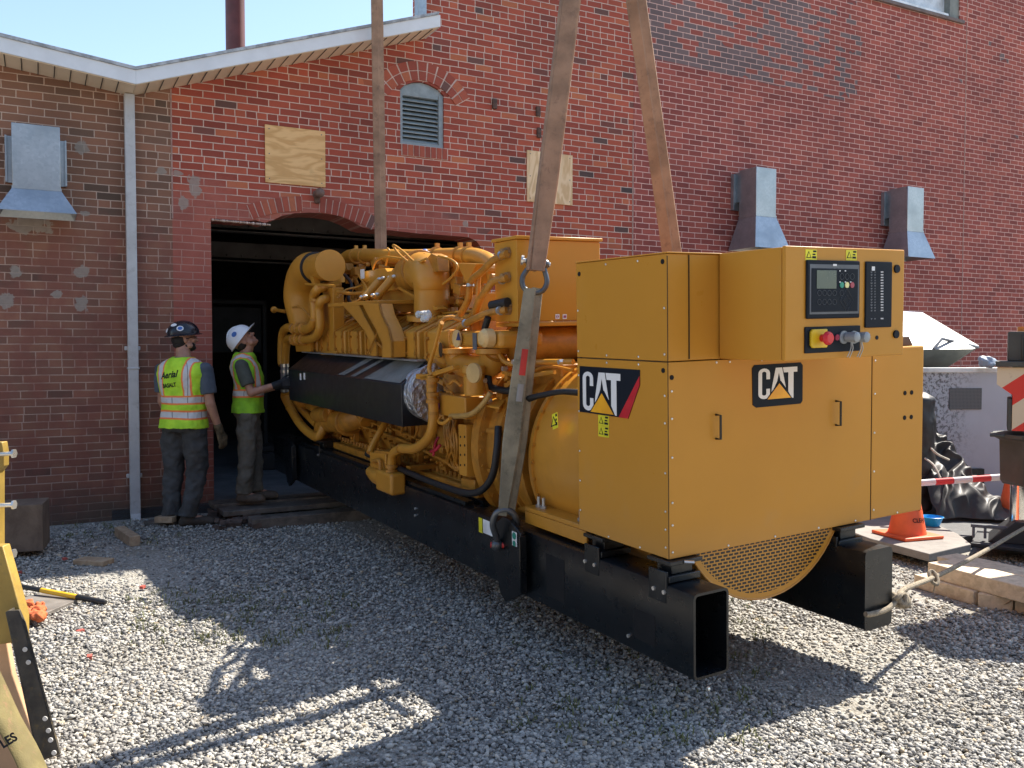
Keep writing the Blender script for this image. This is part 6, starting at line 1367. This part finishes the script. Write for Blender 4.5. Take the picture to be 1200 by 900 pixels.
m = MB(); m.add([V[5], V[6], V[1], V[2], V[4], V[3]], [(0, 1, 4, 5), (1, 2, 3), (1, 3, 4)]); m.add([V[2], V[12], V[1]], [(0, 1, 2)]); m.build('cover_side', simple('cover_white', (.55, .55, .52), .5), WC, smooth=False)
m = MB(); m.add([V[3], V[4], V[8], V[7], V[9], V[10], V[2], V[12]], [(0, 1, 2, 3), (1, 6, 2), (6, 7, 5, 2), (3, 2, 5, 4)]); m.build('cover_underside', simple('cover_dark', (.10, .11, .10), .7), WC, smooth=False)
m = MB(); m.tube([pt(1094, 409, y0-.40), pt(1104, 397, y0-.30), pt(1146, 407, y0+.0)], .016, 6); m.build('cover_trim', M_grey, WC)
# bluish rag on coping
m = MB(); c_ = pt(1158, 424, 8.95)
for k in range(9): m.ball(c_+Vector((random.uniform(-.07, .07), random.uniform(-.04, .05), random.uniform(-.03, .04))), random.uniform(.03, .05), .04, random.uniform(.025, .045), 10, 7)
o = m.build('crumpled_plastic', simple('plastic_blue_grey', (.33, .38, .46), .4), None); remesh(o, .012, 2, .03, .04); tag(o, 'crumpled bluish plastic lying on the enclosure coping', 'plastic')
# black tarp heap: a draped height field
def tarp():
    n, k = 90, 70; vs = []
    yb = 8.75
    for j in range(k):
        v = j/(k-1)
        for i in range(n):
            u = i/(n-1)
            x = pt(1040, 600, yb).x+u*(pt(1190, 600, yb).x-pt(1040, 600, yb).x)
            hgt = 1.02*max(0, 1-((u-.12)/.55)**2 if u > .12 else 1)**1.25*(v**.75)
            nz = noise.noise(Vector((u*5, v*4, 1.3))); nz2 = noise.noise(Vector((u*13, v*9, 4.3)))
            rid = (1-abs(noise.noise(Vector((u*11-v*6, v*4, 7)))))**3*.9-.45
            z = HP-.02+hgt*(1+.12*nz)+.07*nz2*(.2+v)+.12*rid*(.3+v*(1-v)*3)*(1-u*.5)
            vs.append((x+.05*nz2, yb-1.0+v*1.0+.10*nz*(1-v)-.14*rid*v, max(z, HP+.005)))
    fs = [(j*n+i, j*n+i+1, (j+1)*n+i+1, (j+1)*n+i) for j in range(k-1) for i in range(n-1)]
    m = MB(); m.add(vs, fs); o = m.build('black_tarp', simple('tarp_black', (.03, .026, .026), .55, 0, .4, 5, .3, 20, (.07, .04, .03), .4), None, sharp=180)
    s = o.modifiers.new('thick', 'SOLIDIFY'); s.thickness = .006; s2 = o.modifiers.new('sub', 'SUBSURF'); s2.levels = 1; s2.render_levels = 1
    tag(o, 'glossy black tarp heaped against the white enclosure', 'tarp')
    m = MB(); m.tube([pt(1086, 520, 8.1), pt(1098, 532, 8.0), pt(1112, 539, 8.1)], .010, 8, 4); m.tube([pt(1084, 537, 8.0), pt(1094, 545, 7.9), pt(1102, 560, 7.8)], .009, 8, 4); m.build('tarp_rope', simple('pale_cord', (.55, .50, .42), .8), o)
tarp()
m = MB(); c_ = pt(1088, 505, 7.9); m.lathe([(.17, -.75), (.19, -.3), (.18, .28), (.10, .33), (.001, .34)], Matrix.Translation((c_.x, 8.2, c_.z)), 24); o = m.build('wrapped_drum', simple('drum_black', (.03, .027, .028), .5, 0, .4, 8), None); remesh(o, .02, 3, .05, .15); tag(o, 'dark plastic-wrapped drum standing under the tarp beside the cabinet', 'drum')
# red white bar
m = MB(); a = pt(1050, 568, 7.6); b = pt(1176, 559, 7.4); 
def barmat():
    t = NT('red_white_bar'); X, Y, Z = t.xyz(); f = t.m('FRACT', t.m('MULTIPLY', X, 3.6)); return t.done(t.mix(t.m('LESS_THAN', f, .5), (.75, .73, .72), (.65, .05, .05)), .5)
m.tube([a, b], .028, 14); tag(m.build('barrier_pole', barmat()), 'red and white barrier pole stretched in front of the tarp', 'barrier')
# ============================================================ LEFT FOREGROUND
M_yst = simple('worn_yellow_steel', (.34, .22, .045), .5, .1, .2, 8, .2, 60, (.12, .09, .06), .4)
D3 = 3.15
def lp_(px, py, y=D3): return Vector(atdepth(px, py, y))
ST = thing('equipment_stand', 'worn yellow steel stand with a drilled dark leg and protruding bolts', 'stand', None)
m = MB(); m.slab([lp_(-60, 640, 3.3), lp_(3, 640, 3.3), lp_(26, 722, 3.25), lp_(26, 752, 3.22), lp_(-40, 760, 3.22)], (0, .05, 0)); m.slab([lp_(-40, 520, 3.4), lp_(2, 518, 3.4), lp_(4, 530, 3.4), lp_(4, 546, 3.4), lp_(-1, 552, 3.4), lp_(-1, 640, 3.4), lp_(-40, 640, 3.4)], (0, .04, 0)); m.build('stand_post', M_yst, ST, bevel=.003)
m = MB()
for y in (531.5, 591.5, 648.5): m.cyl(lp_(-8, y+1, 3.4), lp_(15.5, y, 3.4), .0085, n=10); m.cyl(lp_(15, y, 3.4), lp_(17.5, y, 3.4), .018, n=6)
m.build('stand_bolts', M_screw, ST)
m = MB(); Lg = [lp_(8, 716, 3.2), lp_(22, 715, 3.2), lp_(28, 730, 3.2), lp_(70, 884, 3.05), lp_(46, 893, 3.05)]; m.slab(Lg, (.0, .012, 0)); m.slab([lp_(8, 716, 3.2), lp_(46, 893, 3.05), lp_(44, 893, 3.05), lp_(6, 718, 3.2)], (-.0, .09, 0)); lg = m.build('drilled_leg', simple('rusty_dark_steel', (.055, .045, .032), .6, .2, .4, 12, .4, 80, (.20, .13, .03), .5), ST, bevel=.002)
m = MB()
for x, y, d_ in ((29.5, 761, 3.16), (33.5, 776, 3.15), (53, 842, 3.08), (57, 856, 3.07), (59.5, 867, 3.06), (63.5, 882, 3.05)):
    c_ = lp_(x, y, d_-.012); m.lathe([(.0085, 0), (.0085, .003), (.001, .0032)], Matrix.Translation(c_)@Matrix.Rotation(PI/2, 4, 'X'), 14)
m.build('leg_holes', simple('hole_glint', (.55, .53, .50), .6), lg)
m = MB(); m.slab([lp_(-30, 745, 3.4), lp_(6, 742, 3.4), lp_(14, 790, 3.35), lp_(46, 880, 3.25), lp_(30, 905, 3.25), lp_(-30, 905, 3.25)], (0, .03, 0)); tag(m.build('leaning_board', simple('peach_board', (.50, .30, .16), .7, 0, .15, 6), None, bevel=.004), 'peach coloured board leaning behind the drilled steel leg', 'board')
m = MB(); m.tube([lp_(-25, 770, 2.9), lp_(-6, 810, 2.9), lp_(10, 845, 2.88), lp_(32, 885, 2.85), lp_(50, 930, 2.8)], .058, 16, 5, flat=.35); sg_ = tag(m.build('tan_sling', simple('tan_web', (.17, .135, .05), .85, 0, .2, 12, .5, 220, (.35, .15, .10), .4)), 'tan web sling with black lettering draped beside the drilled steel leg', 'sling')
tb_ = text_mb('LES', .040, bold=.0015); c_ = lp_(10, 868, 2.80); Mx = Matrix.Translation(c_)@Matrix.Rotation(.55, 4, 'Y').inverted()@Matrix.Rotation(PI/2, 4, 'X'); m = MB(); m.v = [tuple(Mx@Vector((x, y, .0))) for x, y, z in tb_.v]; m.f = tb_.f; m.m = [0]*len(m.f); m.build('sling_lettering', M_gloss, sg_, smooth=False)
# board with orange rag and a black and yellow bar
a = [gnd(12, 735, .05), gnd(95, 700, .03), gnd(60, 692, .03), gnd(-30, 712, .05)]
m = MB(); m.slab([p-Vector((0, 0, .025)) for p in a], (0, 0, .022)); tag(m.build('metal_sheet', simple('pale_sheet', (.22, .20, .18), .5, .2, .2, 8), None, bevel=.002), 'pale flat sheet lying on the gravel under the orange rag', 'sheet')
m = MB()
for k in range(16): p = gnd(random.uniform(18, 50), random.uniform(708, 724), .07); m.ball(p, random.uniform(.02, .05), random.uniform(.02, .05), random.uniform(.015, .035), 10, 7)
o = m.build('orange_rag', simple('rag_orange', (.55, .13, .04), .85, 0, .3, 20), None); remesh(o, .008, 2, .045, .03); tag(o, 'crumpled orange rag on the pale sheet', 'rag')
pa = gnd(8, 684, .08); pb = gnd(124, 706, .03)
BR = thing('pry_bar', 'black and yellow banded bar lying across the gravel beside the orange rag', 'bar', None)
m = MB(); m.tube([pa.lerp(pb, .36), pa.lerp(pb, .72)], .0165, 12); m.build('grip_band', simple('bar_yellow', (.80, .45, .02), .5), BR)
m = MB(); m.tube([pa, pa.lerp(pb, .36)], .016, 12); m.tube([pa.lerp(pb, .72), pa.lerp(pb, .98), pb], [.0175, .0175, .012], 12); m.build('bar_shaft', M_rub, BR)
# litter of red bits
m = MB()
for (x, y) in ((76, 655), (94, 740), (167, 688), (105, 770), (22, 671)): p = gnd(x, y, .02); m.box(-.02, .02, -.012, .012, -.008, .01, T(p, random.random()*3))
tag(m.build('brick_chips', simple('chip_red', (.40, .08, .06), .8), None, smooth=False), kind='stuff', label='scattered red brick chips in the gravel', cat='chips')

# ============================================================ TIDY THE TREE
for n_ in ('control_box_door', 'control_panel', 'annunciator_panel', 'switch_plate'):
    o = bpy.data.objects[n_]; o.parent = GEN; o.location = OFF
def depth(o):
    d = 1
    while o.parent: o = o.parent; d += 1
    return d
for o in list(bpy.data.objects):
    while depth(o) > 3: o.parent = o.parent.parent
def explode(o, name, most=100):
    """each loose piece of a mesh becomes a part of its own"""
    me = o.data; n = len(me.vertices); par = list(range(n))
    def f(a):
        while par[a] != a: par[a] = par[par[a]]; a = par[a]
        return a
    for ed in me.edges:
        a, b = f(ed.vertices[0]), f(ed.vertices[1])
        if a != b: par[a] = b
    grp = {}
    for p in me.polygons: grp.setdefault(f(p.vertices[0]), []).append(p)
    if len(grp) < 2 or len(grp) > most: return
    for ps in grp.values():
        ids = sorted({v for p in ps for v in p.vertices}); ix = {v: i for i, v in enumerate(ids)}
        nm = bpy.data.meshes.new(name); nm.from_pydata([me.vertices[v].co for v in ids], [], [[ix[v] for v in p.vertices] for p in ps])
        for m_ in me.materials: nm.materials.append(m_)
        nm.polygons.foreach_set('use_smooth', [p.use_smooth for p in ps]); nm.set_sharp_from_angle(angle=math.radians(35))
        c = bpy.data.objects.new(name, nm); COL.objects.link(c); c.parent = o.parent; c.location = o.location
        for md in o.modifiers:
            if md.type == 'BEVEL': b = c.modifiers.new('bevel', 'BEVEL'); b.width = md.width; b.segments = md.segments; b.limit_method = 'ANGLE'; b.angle_limit = md.angle_limit
    bpy.data.objects.remove(o)
for old, new in (('rail_slot', 'rail_slot'), ('panel_gap', 'panel_gap'), ('panel_screws', 'panel_screw'), ('sump_bolts', 'sump_bolt'), ('bracket_bolts', 'bracket_bolt'), ('skid_bolts', 'skid_bolt'), ('alternator_foot', 'alternator_foot_plate'), ('plug_holes', 'plug_hole'), ('foot_bolts', 'foot_bolt'), ('cover_bolts', 'cover_bolt'), ('plate_holes', 'plate_hole'), ('cross_member', 'cross_member'), ('wall_anchor', 'wall_anchor'), ('drain_tube', 'drain_tube'), ('rim_bolts', 'rim_bolt'), ('line_clips', 'line_clip'), ('line_fittings', 'line_fitting'), ('stand_bolts', 'stand_bolt'), ('leg_holes', 'leg_hole'), ('cylinder_head', 'cylinder_head'), ('interior_beam', 'interior_beam_piece'), ('mortar_joint', 'mortar_joint'), ('side_brackets', 'side_bracket'), ('filter_cap', 'filter_cap'), ('rope_knot', 'rope_knot'), ('bar_shaft', 'bar_shaft'), ('head_cover_bolts', 'head_cover_bolt'), ('injector_lines', 'injector_line'), ('small_lines', 'small_line'), ('side_lines', 'side_line'), ('cover_stripes', 'cover_stripe'), ('service_sticker', 'service_sticker'), ('panel_lamps', 'panel_lamp'), ('annunciator_lamps', 'annunciator_lamp')):
    for o in [x for x in bpy.data.objects if x.type == 'MESH' and x.name.split('.')[0] == old]: explode(o, new)
